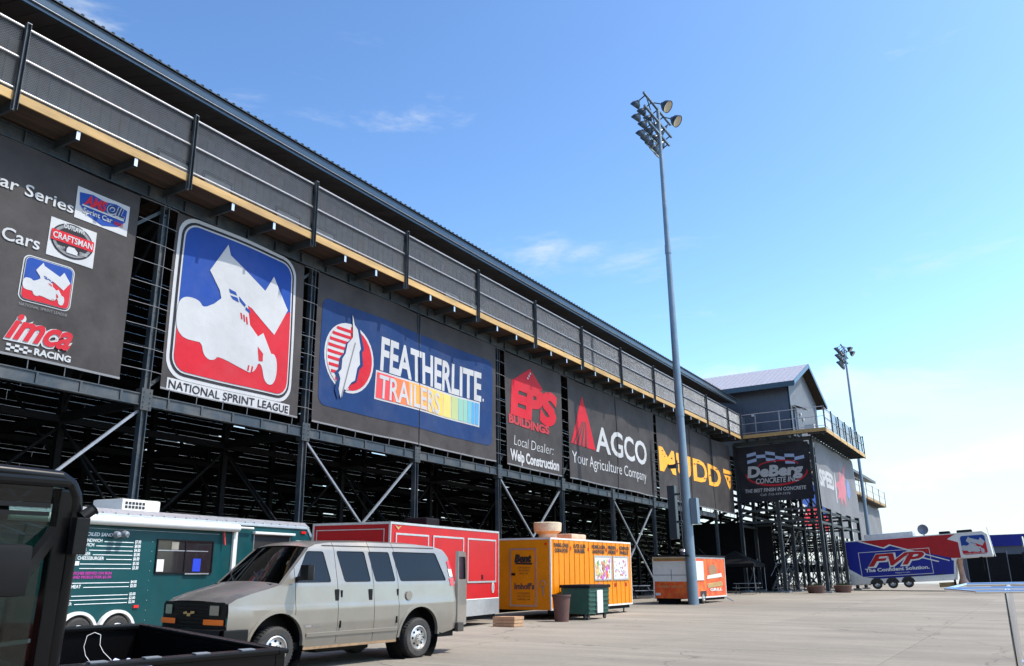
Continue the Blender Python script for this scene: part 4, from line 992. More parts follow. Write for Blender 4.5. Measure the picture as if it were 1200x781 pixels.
def side_panels(MAP, parent):
    rngs = [(-1.3,0.595,'rear_quarter'),(0.605,1.245,'side_door'),(1.255,2.135,'side_door'),(2.145,3.085,'front_door'),(3.095,4.5,'front_wing')]
    for a, b, nm in rngs:
        bm = bmesh.new(); holes = [rq(w_) for w_ in WINS]
        polys = [orient(side_out)] + [orient(h_)[::-1] for h_ in holes]
        flat = [p for pl in polys for p in pl]; vs = [bm.verts.new((p[0],p[1],0)) for p in flat]
        for t_ in tessellate_polygon([[Vector((p[0],p[1],0)) for p in pl] for pl in polys]):
            try: bm.faces.new([vs[i] for i in t_])
            except ValueError: pass
        for z in (0.5,0.62,0.75,0.88,1.02,1.08,1.2,1.4,1.5,1.62,1.75,1.88,2.0,2.08):
            bmesh.ops.bisect_plane(bm, geom=bm.verts[:]+bm.edges[:]+bm.faces[:], plane_co=(0,z,0), plane_no=(0,1,0))
        for x in [-1.1,-1.0,-0.9]+[3.5+0.1*k for k in range(9)]+[0,1,2,3]:
            bmesh.ops.bisect_plane(bm, geom=bm.verts[:]+bm.edges[:]+bm.faces[:], plane_co=(x,0,0), plane_no=(1,0,0))
        bmesh.ops.bisect_plane(bm, geom=bm.verts[:]+bm.edges[:]+bm.faces[:], plane_co=(a,0,0), plane_no=(1,0,0), clear_inner=True)
        bmesh.ops.bisect_plane(bm, geom=bm.verts[:]+bm.edges[:]+bm.faces[:], plane_co=(b,0,0), plane_no=(1,0,0), clear_outer=True)
        mb = _map(bm, MAP, 0)
        o = obj(nm, mb.mesh(nm, M['silver'], smooth=30, fix=False), parent)
    for w_ in WINS:
        decal('window', [rq(w_)], MAP, -0.006, M['glass_dk'], parent, cut=0.25)
        h_ = rq(w_); c = (sum(p[0] for p in h_)/len(h_), sum(p[1] for p in h_)/len(h_))
        mb = MB(); n = len(h_)
        ins = [(c[0]+(p[0]-c[0])*0.965, c[1]+(p[1]-c[1])*0.95) for p in h_]
        mb.add([tuple(MAP(p[0],p[1],0.003)) for p in h_]+[tuple(MAP(p[0],p[1],0.0)) for p in ins], [(k,(k+1) % n,n+(k+1) % n,n+k) for k in range(n)])
        mb.build('window_seal', M['blackpl'], parent, fix=False)
side_panels(VM, van); side_panels(VMr, van)
# bonnet, windscreen, roof, tail from the same profile
def crown(i0, i1, nm, mat, parent, bow=0.0, cr=0.03, lift=0.0, n=12):
    rows_ = []
    for s, z in top[i0:i1]:
        xl, xr = -hw(s,z), -VW+hw(s,z)
        rows_.append([Vector((xl+(xr-xl)*k/n, -(s + (0.10 if s > 3.3 else 0.06 if s > 2.5 else 0)*(1-(2*k/n-1)**2)), z + lift + cr*(1-abs(2*k/n-1)**2.6))) for k in range(n+1)])
    mb = MB(); mb.grid(rows_); return mb.build(nm, M[mat], parent, smooth=40, fix=False)
crown(0,5,'bonnet','hood',van,cr=0.05); 
crown(6,13,'roof','silver',van,cr=0.05); crown(12,18,'tail_panel','silver',van,cr=0.0)
def ws(k, j):   # windscreen surface
    a, b = top[4], top[6]; f = j/6; s = a[0]+(b[0]-a[0])*f; z = a[1]+(b[1]-a[1])*f
    xl, xr = -hw(s,z)-0.075, -VW+hw(s,z)+0.075
    return Vector((xl+(xr-xl)*k/12, -(s+0.10*(1-(2*k/12-1)**2)), z+0.02*(1-(2*k/12-1)**2)))
mb = MB(); mb.grid([[ws(k,j) for k in range(13)] for j in range(7)]); mb.build('windscreen', M['glass_dk'], van, smooth=60, fix=False)
for sx in (0, 1):
    mb = MB(); pts = []
    for j in range(7):
        a, b = top[4], top[6]; f = j/6; s = a[0]+(b[0]-a[0])*f; z = a[1]+(b[1]-a[1])*f
        x0, x1 = (-hw(s,z), -hw(s,z)-0.08) if sx == 0 else (-VW+hw(s,z), -VW+hw(s,z)+0.08)
        pts.append([Vector((x0,-s,z)), Vector((x1,-s-0.005,z+0.004))])
    mb.grid(pts); mb.build('windscreen_pillar', M['silver'], van, smooth=60)
mb = MB(); mb.box((-VW+0.2,-3.50,1.405),(-0.2,-3.40,1.43)); mb.build('cowl', M['blackpl'], van)
for xw in (-0.6,-1.3):
    mb = MB(); mb.bar((xw,-3.46,1.46),(xw-0.35,-3.30,1.62),0.02); mb.build('wiper', M['blackpl'], van)
# front: grille, bumper, lamps
fz = lambda u, v, o: Vector((u, -(4.40+0.07*(1-((u+1)/1.0)**2))-o, v))
mb = MB(); g_ = [(-1.90,0.74),(-0.10,0.74),(-0.10,1.10),(-0.16,1.15),(-1.84,1.15),(-1.90,1.10)]
mb = fill([g_], fz, -0.02, 0.2); obj('grille', mb.mesh('grille', M['blackpl'], fix=False), van)
for k in range(7):
    z = 0.79+0.052*k; mb = MB()
    mb.grid([[fz(-1.45+0.9*j/6,z,0.0), ] + [fz(-1.45+0.9*j/6,z+0.018,0.01)] for j in range(7)]); mb.build('grille_bar', M['tarp'], van)
for u0, u1 in ((-0.46,-0.24),(-1.76,-1.54)):
    mb = fill([rrect(u0,0.95,u1,1.10,0.015)], fz, 0.012, 0.1); obj('headlight', mb.mesh('headlight', M['lamp'], fix=False), van)
for u0, u1 in ((-0.60,-0.115),(-1.885,-1.40)):
    mb = fill([rrect(u0,0.80,u1,0.885,0.012)], fz, 0.012, 0.1); o = obj('indicator', mb.mesh('indicator', M['amber'], fix=False), van)
for sgn, x_ in ((1,-0.105),(-1,-1.895)):
    mb = MB(); mb.box((x_,-4.36,0.80),(x_+0.012*sgn,-4.20,0.885)); mb.build('side_marker', M['amber'], van)
bow = [(-0.20,1.0),(-0.07,1.02),(-0.065,0.985),(0.06,0.985),(0.065,1.02),(0.20,1.02),(0.19,0.98),(0.065,0.97),(0.06,0.93),(-0.06,0.93),(-0.065,0.97),(-0.19,0.965)]
obj('emblem', fill([[(-1+p[0]*0.8, (p[1]-0.975)*0.9+0.965) for p in bow]], fz, 0.02).mesh('emblem', M['fascia'], fix=False), van)
mb = MB(); mb.grid([[fz(-1.98+1.96*j/10, z, o_) for j in range(11)] for z, o_ in ((0.74,0.0),(0.735,0.13),(0.70,0.15),(0.46,0.14),(0.40,0.0))]); mb.build('bumper', M['blackpl'], van, smooth=40)
for xa_, xb_ in ((-0.08,0.0),(-2.0,-1.92)):
    MB().box((xa_,-4.48,0.42),(xb_,-4.02,0.73)).build('bumper_end', M['blackpl'], van, bevel=0.02)
mb = MB(); mb.box((-1.95,0.99+0.20,0.42),(-0.05,1.34,0.60)); mb.build('rear_bumper', M['blackpl'], van, bevel=0.02)
mb = MB(); mb.box((-0.10,1.15,0.42),(-0.01,1.34,0.60)); mb.build('bumper_end', M['rubber'], van, bevel=0.02)
# sills, arch lips, mouldings, seams, handles, lamps, badges
mb = MB(); mb.box((-0.10,-2.85,0.33),(-0.055,-0.60,0.42)); mb.build('sill', M['rust'], van, bevel=0.01)
for c in (0, 3.43):
    mb = MB(); rows_ = []
    for a in range(0,181,10):
        s = c - 0.545*math.cos(R(a)); z = 0.41+0.545*math.sin(R(a)); s2 = c - 0.60*math.cos(R(a)); z2 = 0.41+0.60*math.sin(R(a))
        rows_.append([VM(s,z,-0.06), VM(s,z,0.014), VM(s2,z2,0.012), VM(s2,z2,-0.002)])
    mb.grid(rows_); mb.build('arch_lip', M['silver'], van, smooth=50)
    mb = MB(); mb.lathe([(0.0,-0.42),(0.56,-0.40),(0.56,-0.03)], (0,-c,0.42), 'x', 28); mb.build('wheel_well', M['blackpl'], van)
mb = MB(); mb.grid([[VM(s,z,o_) for s in (-0.65,)+tuple(-0.7+0*k for k in range(0))] for z, o_ in ((0.5,0.0),)] ) if False else None
for a, b in ((0.62,2.83),):
    mb = MB(); mb.grid([[VM(a+(b-a)*k/8,z,o_) for k in range(9)] for z, o_ in ((0.535,0.0),(0.54,0.016),(0.60,0.016),(0.605,0.0))]); mb.build('body_moulding', M['silver'], van)
for s, z in ((2.16,1.22),(1.34,1.21)):
    mb = MB(); mb.box((-hw(s,z)-0.005,-s-0.045,z-0.10),(-hw(s,z)+0.012,-s+0.045,z+0.10)); mb.build('handle_recess', M['blackpl'], van, bevel=0.008)
for s, z in ((2.08,0.72),(0.66,0.74),(0.62,1.24),(2.05,1.24)):
    mb = MB(); mb.tube((-hw(s,z)+0.005,-s,z-0.06),(-hw(s,z)+0.005,-s,z+0.06),0.018,n=8); mb.build('hinge', M['blackpl'], van)
mb = MB(); mb.add([tuple(VM(2.86,0.70,0.004)),tuple(VM(2.74,0.70,0.004)),tuple(VM(2.74,0.735,0.004)),tuple(VM(2.86,0.735,0.004))],[(0,1,2,3)]); mb.build('badge', M['galv'], van)
lettering('3500', -1*-2.7, 0.705, 0.2, 0.03, lambda u,v,o: Vector((-hw(2.7,v)+o,-(2.7-(u-2.7)),v)), 0.006, M['galv'], van)
mb = MB(); mb.tube((-0.004,-0.33,1.17),(0.004,-0.33,1.17),0.085,n=20); mb.build('fuel_flap', M['silver'], van)
for zc in (1.34,1.52,1.68):
    mb = MB(); mb.add([tuple(VM(-0.93,zc,0.012)),tuple(VM(-1.06,zc,0.012)),tuple(VM(-1.06+0.02,zc+0.15,0.012)),tuple(VM(-0.93+0.02,zc+0.15,0.012)),tuple(VM(-1.10,zc,-0.05)),tuple(VM(-1.08,zc+0.15,-0.05))],[(0,1,2,3),(1,4,5,2)]); mb.build('tail_lamp', M['redlens'] if zc != 1.52 else M['white'], van)
mb = MB(); mb.grid([[VM(s,2.085+0.01,o_) for s in (2.4,1.2,0,-0.6)] for o_ in (0.004,0.03)]); mb.build('drip_rail', M['silver'], van)
# mirror
mi = obj('mirror', MB().box((0.10,-3.14,1.48),(0.32,-3.00,1.74)).mesh('mirror', M['blackpl'], bevel=0.035, smooth=60), van)
MB().bar((-0.09,-3.05,1.50),(0.14,-3.06,1.53),0.05,0.07).build('mirror_arm', M['blackpl'], mi)
MB().box((0.12,-2.998,1.51),(0.30,-2.992,1.71)).build('mirror_glass', M['chrome'], mi)
# open rear door, hinged at the near rear corner and swung out past square
dr = MB(); a_ = R(-28); ca, sa = math.cos(a_), math.sin(a_)
DMp = lambda u, v, o: Vector((-0.07 + u*sa + o*ca, 1.20 + u*ca - o*sa, v))
out = [(0,0.52),(0.86,0.52),(0.88,1.40),(0.80,1.95),(0.72,2.04),(0.03,2.04),(0,1.40)]
hole = rq([(0.10,1.46),(0.80,1.46),(0.74,1.93),(0.08,1.93)],0.06)
ob = fill([out, hole[::-1]], DMp, 0.0); ob2 = fill([out, hole[::-1]], DMp, -0.06)
mb = MB(); mb.add(ob.v, ob.f); mb.add(ob2.v, [f[::-1] for f in ob2.f])
n_ = len(out)
for k in range(n_):
    p, q_ = out[k], out[(k+1) % n_]; mb.add([tuple(DMp(*p,0)),tuple(DMp(*q_,0)),tuple(DMp(*q_,-0.06)),tuple(DMp(*p,-0.06))],[(0,1,2,3)])
rd = mb.build('rear_door', M['silver'], van); obj('window', fill([hole], DMp, -0.02).mesh('window', M['glass_dk'], fix=False), rd)
MB().box((-0.05,1.98,0.5),(0.1,2.02,0.9)).build('door_check', M['tan'], rd) if False else None
# chassis, floor, interior
MB().box((-1.85,-4.2,0.34),(-0.15,1.15,0.46)).build('floor_pan', M['blackpl'], van)
MB().box((-1.2,-2.2,0.22),(-0.5,-0.9,0.36)).build('fuel_tank', M['blackpl'], van, bevel=0.03)
MB().tube((-1.9,0,0.38),(-0.1,0,0.38),0.07).tube((-1.0,0,0.38),(-1.0,-3.2,0.42),0.04).build('axle', M['steel_in'], van)
MB().box((-1.85,-3.5,1.02),(-0.2,-3.1,1.36)).build('dashboard', M['tan'], van, bevel=0.05)
MB().lathe([(0.19,-0.015),(0.205,0),(0.19,0.015),(0.175,0)], (-0.55,-2.95,1.36), 'y', 20).build('steering_wheel', M['blackpl'], van)
for sy, xs_ in ((-2.3,(-0.6,-1.4)),(-1.35,(-0.7,-1.3)),(-0.5,(-0.7,-1.3))):
    for x_ in xs_:
        st_ = MB(); st_.box((x_-0.26,sy-0.25,0.75),(x_+0.26,sy+0.28,0.92)); st_.box((x_-0.25,sy+0.2,0.9),(x_+0.25,sy+0.36,1.52)); st_.box((x_-0.13,sy+0.24,1.54),(x_+0.13,sy+0.34,1.74)); st_.build('seat', M['seat'], van, bevel=0.04)
wheel(van, (-0.14,0,0.37), 0.375, 0.24, 0.225, 1); wheel(van, (-0.14,-3.43,0.37), 0.375, 0.24, 0.225, 1)
wheel(van, (-1.86,0,0.37), 0.375, 0.24, 0.225, -1); wheel(van, (-1.86,-3.43,0.37), 0.375, 0.24, 0.225, -1)

# ================================================================== TRAILERS  local: x = 0 lit side, y = 0 near end
def trailer_box(t, W, Lg, z0, z1, mat, edge='alu', smat=None, ew=0.05):
    MB().box((-W+0.004,0.004,z0),(-0.004,Lg-0.004,z1)).build('body', M[mat], t)
    for nm, a, b in (('edge_trim',(-W,0,z1-ew),(0,0,z1+0.012)),):
        pass
    e = ew
    for a, b in (((-W-0.006,-0.006,z1-e),(0.006,e,z1+0.01)), ((-W-0.006,Lg-e,z1-e),(0.006,Lg+0.006,z1+0.01)), ((-e,e+0.001,z1-e),(0.006,Lg-e-0.001,z1+0.01)), ((-W-0.006,e+0.001,z1-e),(-W+e,Lg-e-0.001,z1+0.01)),
                 ((-e,-0.006,z0-0.01),(0.006,e*0.7,z1-e-0.001)), ((-e,Lg-e*0.7,z0-0.01),(0.006,Lg+0.006,z1-e-0.001)), ((-e*0.5,e,z0-0.012),(0.005,Lg-e,z0+e)), ((-W-0.006,-0.006,z0-0.01),(-W+e,e*0.7,z1-e-0.001))):
        MB().box(a, b).build('edge_trim', M[edge], t)
    MB().box((-W+0.1,0.1,z0-0.14),(-W+0.2,Lg-0.1,z0-0.001)).build('chassis_rail', M['steel_in'], t)
    MB().box((-0.2,0.1,z0-0.14),(-0.1,Lg-0.1,z0-0.001)).build('chassis_rail', M['steel_in'], t)
def side_frame(t, u0, v0, u1, v1, MAP, w=0.05, d=0.02, mat='alu', nm='hatch_frame'):
    mb = MB()
    for a, b, c, e in ((u0-w,v0-w,u1+w,v0),(u0-w,v1,u1+w,v1+w),(u0-w,v0,u0,v1),(u1,v0,u1+w,v1)):
        vs = [MAP(a,b,0),MAP(c,b,0),MAP(c,e,0),MAP(a,e,0),MAP(a,b,d),MAP(c,b,d),MAP(c,e,d),MAP(a,e,d)]
        mb.add(vs, [(0,3,2,1),(4,5,6,7),(0,1,5,4),(1,2,6,5),(2,3,7,6),(3,0,4,7)])
    return mb.build(nm, M[mat], t)
TS = lambda u, v, o: Vector((o, u, v))
TE = lambda u, v, o: Vector((u, -o, v))
def az_of(p, q): return math.degrees(math.atan2(q[0]-p[0], q[1]-p[1]))

# ---- red concession trailer
rt = grounded('concession_trailer', 'glossy red concession trailer with silver-framed hatches, parked just behind the van', 'trailer', -14.7, 18.04, az_of((-14.7,18.04),(-15.51,24.7)))
RL = 6.72
trailer_box(rt, 2.5, RL, 0.32, 2.89, 'red')
MB().box((-0.003,0.02,0.32),(0.004,RL-0.02,0.78)).build('stone_guard', M['alu'], rt)
MB().box((0.004,0.02,0.78),(0.012,RL-0.02,0.81)).build('belt_trim', M['white'], rt)
for u0, u1, v0 in ((0.30,1.97,1.33),(2.32,4.13,1.33),(4.48,6.42,1.33)):
    side_frame(rt, u0, v0, u1, 2.57, TS); MB().box((0.004,u0+0.01,v0+0.01),(0.014,u1-0.01,2.56)).build('hatch', M['red'], rt)
    MB().box((0.015,(u0+u1)/2-0.04,v0+0.05),(0.035,(u0+u1)/2+0.04,v0+0.19)).build('latch', M['blackpl'], rt, bevel=0.005)
decal('round_vent', [ell(6.25,1.12,0.10,0.17,20)], TS, 0.014, M['white'], rt); decal('round_vent', [ell(6.25,1.12,0.075,0.14,20)], TS, 0.02, M['alu'], rt)
decal('logo', [[(0.25,2.78),(0.37,2.70),(0.55,2.82),(0.35,2.77),(0.21,2.83)]], TS, 0.012, M['fascia'], rt)
side_frame(rt, -2.35, 1.0, -0.2, 2.70, TE, 0.02, 0.015); side_frame(rt, -1.85, 1.2, -1.0, 2.38, TE, 0.04, 0.03); MB().box((-1.84,-0.02,1.21),(-1.01,-0.005,2.37)).build('end_door', M['red'], rt)
MB().box((-1.5,3.2,2.90),(-0.75,4.0,3.2)).build('roof_unit', M['tarp'], rt, bevel=0.06)
for y_ in (2.9,3.75):
    wheel(rt, (-0.16,y_,0.34), 0.34, 0.2, 0.19, 1)
MB().box((-1.35,RL,0.30),(-1.15,RL+1.4,0.42)).build('drawbar', M['steel'], rt)
t = thing('timber_block', 'low block of stacked brown timber on the ground under the red trailer corner', 'block', (-14.35,23.4,gz(-14.35,23.4)))
for k in range(3): MB().box((-0.38,-0.28,0.10*k),(0.38+0.01*k,0.28,0.10*k+0.092)).build('timber', M['brick_tan'], t, bevel=0.008)

# ---- yellow concession trailer
yt = grounded('concession_trailer', 'yellow concession trailer with a rooftop fan and two food picture panels', 'trailer', -14.87, 27.11, az_of((-14.87,27.11),(-14.84,33.97)))
YL = 6.9
trailer_box(yt, 2.5, YL, 0.32, 2.76, 'yellow', 'white')
for k in range(17):
    MB().box((0.0,0.2+0.4*k,0.37),(0.014,0.2+0.4*k+0.05,2.70)).build('body_rib', M['yellow'], yt, bevel=0.004)
items = [('FUNNEL CAKES','CORN DOGS',0.22,1.1),('1/2 LB','BURGER',1.75,0.95),('PORK LOIN','SANDWICHES',3.25,1.15),('FRESH','FRIES',4.65,0.75),('GYROS','PHILLY',5.75,0.95)]
for a, b, u, w_ in items:
    lettering(a, u, 2.46, w_, 0.13, TS, 0.018, M['ink'], yt, bold=0.05); lettering(b, u+0.05, 2.28, w_-0.1, 0.13, TS, 0.018, M['ink'], yt, bold=0.05)
for u in (1.5,2.95,4.5,5.55): decal('divider', [[(u,2.33),(u+0.05,2.43),(u,2.53),(u-0.05,2.43)]], TS, 0.018, M['fvpred'], yt)
pic = [('#c',(0.62,0.10,0.08)),('b',(0.75,0.45,0.15)),('p',(0.45,0.12,0.45)),('g',(0.15,0.30,0.12)),('w',(0.75,0.78,0.82)),('bl',(0.12,0.25,0.55)),('br',(0.30,0.16,0.08))]
pmz = [pm('picture_ink_'+n_.strip('#'), c_, 0.4, 0, 0.3, 14) for n_, c_ in pic]
prr = random.Random(11)
for u0, u1 in ((3.45,4.90),(5.14,6.50)):
    side_frame(yt, u0, 1.33, u1, 2.14, TS, 0.06, 0.03, 'galv'); MB().box((0.014,u0,1.33),(0.02,u1,2.14)).build('picture_board', M['white'], yt)
    wide = u0 < 4
    for k in range(95):
        uu = u0+0.1+prr.random()*(u1-u0-0.25); vv = 1.38+prr.random()*0.66; rr_ = (0.03+prr.random()*0.08) if wide else (0.015+prr.random()*0.045)
        mt = pmz[[0,1,1,2,3,4,6,6][prr.randrange(8)] if wide else [4,4,4,5,0,6,4,2][prr.randrange(8)]]
        decal('picture', [[(uu+rr_*(0.6+0.5*prr.random())*math.cos(R(60*j)), vv+rr_*math.sin(R(60*j))) for j in range(6)]], TS, 0.022+0.0002*k, mt, yt)
for u in (3.7,5.2,6.2):
    decal('sticker', [rect(u,1.03,u+0.16,1.17)], TS, 0.018, M['fvpred'], yt)
decal('sticker', [ell(3.78,1.09,0.12,0.12,20)], TS, 0.021, M['v_palered'], yt)
# near end with door
MB().box((-2.44,-0.004,0.36),(-0.06,0.0035,2.70)).build('end_panel', M['yellow'], yt)
side_frame(yt, -1.62, 0.48, -0.62, 2.36, TE, 0.05, 0.03, 'galv'); MB().box((-1.62,-0.02,0.48),(-0.62,-0.006,2.36)).build('end_door', M['yellow'], yt)
lettering('Bent', -1.48, 1.95, 0.72, 0.26, TE, 0.026, M['ink'], yt, bold=0.08, shear=0.2); decal('underline', [[(-1.45,1.86),(-0.75,1.84),(-0.72,1.91),(-1.42,1.92)]], TE, 0.026, M['ink'], yt)
for k, s_ in enumerate(('CONCESSIONS','AND CATERING','SINCE 1978')): lettering(s_, -1.36+0.05*k, 1.72-0.10*k, 0.55-0.1*k, 0.055, TE, 0.026, M['ink'], yt)
lettering("Imhoff's", -1.48, 1.02, 0.82, 0.2, TE, 0.026, M['brown'], yt, bold=0.05)
for k, s_ in enumerate(('CONCESSIONS','CALL 555-0148','MARSHALL, MN')): lettering(s_, -1.36, 0.84-0.10*k, 0.52, 0.06, TE, 0.026, M['ink'], yt)
MB().box((-1.58,-0.07,1.48),(-1.44,-0.02,1.56)).build('door_handle', M['blackpl'], yt, bevel=0.01)
MB().box((-0.22,-0.05,2.52),(-0.14,-0.005,2.58)).build('marker_lamp', M['redlens'], yt)
hm = MB(); hm.lathe([(0.10,-0.02),(0.12,-0.012),(0.10,0)], (-0.3,-0.06,1.2), 'y', 16); hm.bar((-0.3,-0.07,1.1),(-0.26,-0.08,0.8),0.03); hm.build('hanging_hose', M['galv_dull'], yt)
# roof fan bowl, roof vent
fan = MB(); fan.lathe([(0.0,2.77),(0.34,2.77),(0.34,2.93),(0.42,2.98),(0.50,3.03),(0.52,3.33),(0.48,3.35),(0.46,3.05),(0.0,3.02)], (-0.72,1.1,0), 'z', 28); fan.build('exhaust_fan', pm('rusty_cream_fan', (0.62,0.52,0.38), 0.55, 0.2, 0.15, 4, dirt=(0.45,0.22,0.08), damt=0.8, dscale=3), yt, smooth=40)
vt = MB(); vt.box((-1.1,2.4,2.77),(-0.4,3.6,2.99)); vt.build('roof_vent', pm('sun_bleached_vent', (0.55,0.38,0.28), 0.7, 0, 0.2, 4), yt, bevel=0.06, smooth=50)
for y_ in (2.8,3.6): wheel(yt, (-0.2,y_,0.33), 0.33, 0.2, 0.18, 1)
dbm = MB(); dbm.bar((-0.4,YL,0.34),(-1.25,YL+1.2,0.36),0.08,0.1); dbm.bar((-2.1,YL,0.34),(-1.25,YL+1.2,0.36),0.08,0.1); dbm.build('drawbar', M['steel'], yt)
jk = MB(); jk.tube((-0.25,YL-0.35,0.0),(-0.25,YL-0.35,0.32),0.03); jk.box((-0.33,YL-0.43,0),(-0.17,YL-0.27,0.03)); jk.build('jack', M['steel'], yt)

# ---- teal trailer with menu
tt = grounded('concession_trailer', 'dark teal concession trailer lettered with a white sandwich menu and price list', 'trailer', -18.0, 12.56, az_of((-18.0,12.56),(-18.04,18.78))-5.5)
T0, TL = -4.5, 6.62
# recompute frame so that the long side starts at y = T0
MB().box((-2.4,T0,0.30),(-0.004,TL,2.88)).build('body', M['teal'], tt)
MB().add([(-2.4,T0,2.881),(-0.002,T0,2.881),(-0.002,TL,2.881),(-2.4,TL,2.881),(-2.2,T0,3.03),(-0.2,T0,3.03),(-0.2,TL,3.03),(-2.2,TL,3.03)],[(0,1,5,4),(1,2,6,5),(2,3,7,6),(3,0,4,7),(4,5,6,7)]).build('roof', M['galv'], tt)
for k in range(int((TL-T0)/0.35)): MB().box((-0.19,T0+0.35*k,2.89),(0.008,T0+0.35*k+0.015,2.94)).build('roof_rivet_strip', M['alu'], tt)
MB().box((-0.004,T0,2.83),(0.03,TL-0.15,2.90)).build('roof_rail', M['alu'], tt, bevel=0.01)
cr = MB(); cr.lathe([(0.0,0),(0.10,0.0),(0.105,0.03),(0.10,6.5),(0.0,6.5)], (0.12,-3.0,2.74), 'y', 14); cr.build('rolled_awning', M['white'], tt, smooth=50)
MB().box((0.0,3.42,1.05),(0.07,3.56,2.84)).build('awning_arm', M['white'], tt, bevel=0.01); MB().tube((0.10,3.5,2.76),(0.10,4.1,2.76),0.03).build('awning_spindle', M['white'], tt)
MB().tube((-0.35,-1.5,2.93),(-0.35,1.15,2.93),0.05).tube((-0.35,-1.45,3.03),(-0.35,-1.45,2.93),0.02).build('roof_pipe', M['galv'], tt)
ac = MB().box((-1.35,0.12,3.03),(-0.35,1.25,3.30)).build('roof_air_conditioner', M['white'], tt, bevel=0.05, smooth=50)
for a in range(6):
    for b in range(2): MB().box((-0.352,0.2+0.1*a,3.08+0.09*b),(-0.345,0.275+0.1*a,3.145+0.09*b)).build('grille_slot', M['ink'], ac)
MB().box((0.0,T0+0.1,2.56),(0.008,2.95,2.572)).build('trim_line', M['galv_dull'], tt)
lines = [('CHAR-BROILED SANDWICHES',None,2.40,0.075),('STEAK SANDWICH','$7.00',2.270,0.07),('RIBEYE SANDWICH','$8.00',2.175,0.07),('HAMBURGER','$4.50',2.080,0.07),('CHEESEBURGER','$5.00',1.985,0.07),('DOUBLE CHEESEBURGER','$6.00',1.890,0.07),('      ','$5.50',1.786,0.07),(' ','$3.50',1.691,0.07),
         ('ALL SANDWICHES SERVED ON BUN',None,1.582,-0.055),('ADD CHIPS AND PICKLE FOR $1.00',None,1.501,-0.055),('CHILI','$4.00',1.387,0.06),('EXTRA MEAT','$3.00',1.297,0.07),('POP','$2.00',1.121,0.06),('TEA','$2.00',1.035,0.06),('BOTTLED WATER','$2.00',0.950,0.06)]
for s_, p_, v, c_ in lines:
    hd = s_.startswith('CHAR'); mg = c_ < 0; c_ = abs(c_)
    w_ = 1.60 if hd else len(s_)*(0.056 if not mg else 0.052)
    u0 = -1.50 if hd else {'STEAK SANDWICH':-0.6,'RIBEYE SANDWICH':-0.8,'HAMBURGER':-0.97,'CHEESEBURGER':-0.86,'DOUBLE CHEESEBURGER':-0.5,'EXTRA MEAT':-1.0,'BOTTLED WATER':-1.17,'POP':-1.27,'TEA':-1.3,'CHILI':-1.3}.get(s_, -0.25 if mg else -1.3)-w_
    if s_.strip(): lettering(s_, u0, v, w_, c_, TS, 0.005, M['magenta' if mg else 'ltxt'], tt, bold=0.01 if not mg else 0.05, shear=0.15 if hd else 0)
    if p_:
        lettering(p_, 0.30, v, 0.17, c_, TS, 0.005, M['ltxt'], tt, bold=0.02)
        decal('rule_line', [rect((u0+w_+0.06) if s_.strip() else -1.1, v+0.008, 0.26, v+0.022)], TS, 0.005, M['ltxt'], tt)
decal('blank_label', [rect(-1.35,1.77,-1.12,1.86)], TS, 0.009, M['white'], tt)
# serving window
side_frame(tt, 0.97, 1.62, 2.74, 2.36, TS, 0.03, 0.03, 'blackpl', 'window_frame')
wb = MB(); wb.box((-0.001,0.97,1.62),(0.006,2.74,2.36)); wo = wb.build('window', pm('dark_window_interior', (0.012,0.014,0.016), 0.15, 0, 0.3, 5, coat=0.5), tt)
MB().box((0.012,1.83,1.63),(0.026,1.86,2.35)).build('mullion', M['blackpl'], wo); MB().box((0.007,0.99,2.12),(0.012,2.6,2.14)).build('inner_shelf', M['galv'], wo)
MB().box((0.007,0.99,1.64),(0.014,1.20,1.92)).build('cup_stack', M['white'], wo); MB().box((0.007,2.12,1.64),(0.014,2.38,1.95)).build('blue_jug', M['jug_blue'], wo); MB().box((0.007,1.4,2.15),(0.010,1.62,2.34)).build('back_wall', M['tan'], wo)
MB().box((0.02,1.85,1.57),(0.06,2.64,1.60)).build('counter_edge', M['galv'], tt)
# second hatch with eyebrow, door plate, lamps
side_frame(tt, 4.25, 1.3, 5.72, 2.60, TS, 0.025, 0.025, 'alu', 'window_frame'); MB().box((-0.001,4.25,1.3),(0.006,5.72,2.60)).build('window', M['ink'], tt)
MB().box((0.0,4.17,2.62),(0.12,5.85,2.69)).build('hatch_canopy', M['white'], tt, bevel=0.02)
MB().box((0.0,6.0,2.42),(0.05,6.5,2.50)).build('light_bar', M['white'], tt, bevel=0.01)
MB().box((0.0,6.22,2.70),(0.03,6.42,2.77)).build('marker_lamp', M['redlens'], tt); MB().box((0.0,0.44,0.84),(0.03,0.58,0.90)).build('marker_lamp', M['redlens'], tt)
fl = MB(); fl.lathe([(0.0,0.09),(0.06,0.07),(0.085,-0.03),(0.0,-0.04)], (0.14,-0.12,2.46), 'x', 14); fl.bar((0.0,-0.2,2.56),(0.12,-0.16,2.50),0.03); fl.lathe([(0.0,0.09),(0.06,0.07),(0.085,-0.03),(0.0,-0.04)], (0.14,-0.34,2.44), 'x', 14); fl.build('spot_lamp', M['galv_dull'], tt, smooth=40)
MB().bar((0.06,3.05,2.62),(0.08,3.09,2.30),0.035,0.05).build('hanging_cloth', M['cord_red'], tt)
MB().add([(-0.01,TL-0.12,2.88),(-0.01,TL+0.10,2.62),(-0.01,TL+0.12,0.45),(-0.01,TL-0.01,0.45),(-2.4,TL-0.12,2.88),(-2.4,TL+0.10,2.62),(-2.4,TL+0.12,0.45),(-2.4,TL-0.01,0.45)],[(0,3,2,1),(4,5,6,7),(0,1,5,4),(1,2,6,5),(2,3,7,6)]).build('nose', M['teal'], tt)
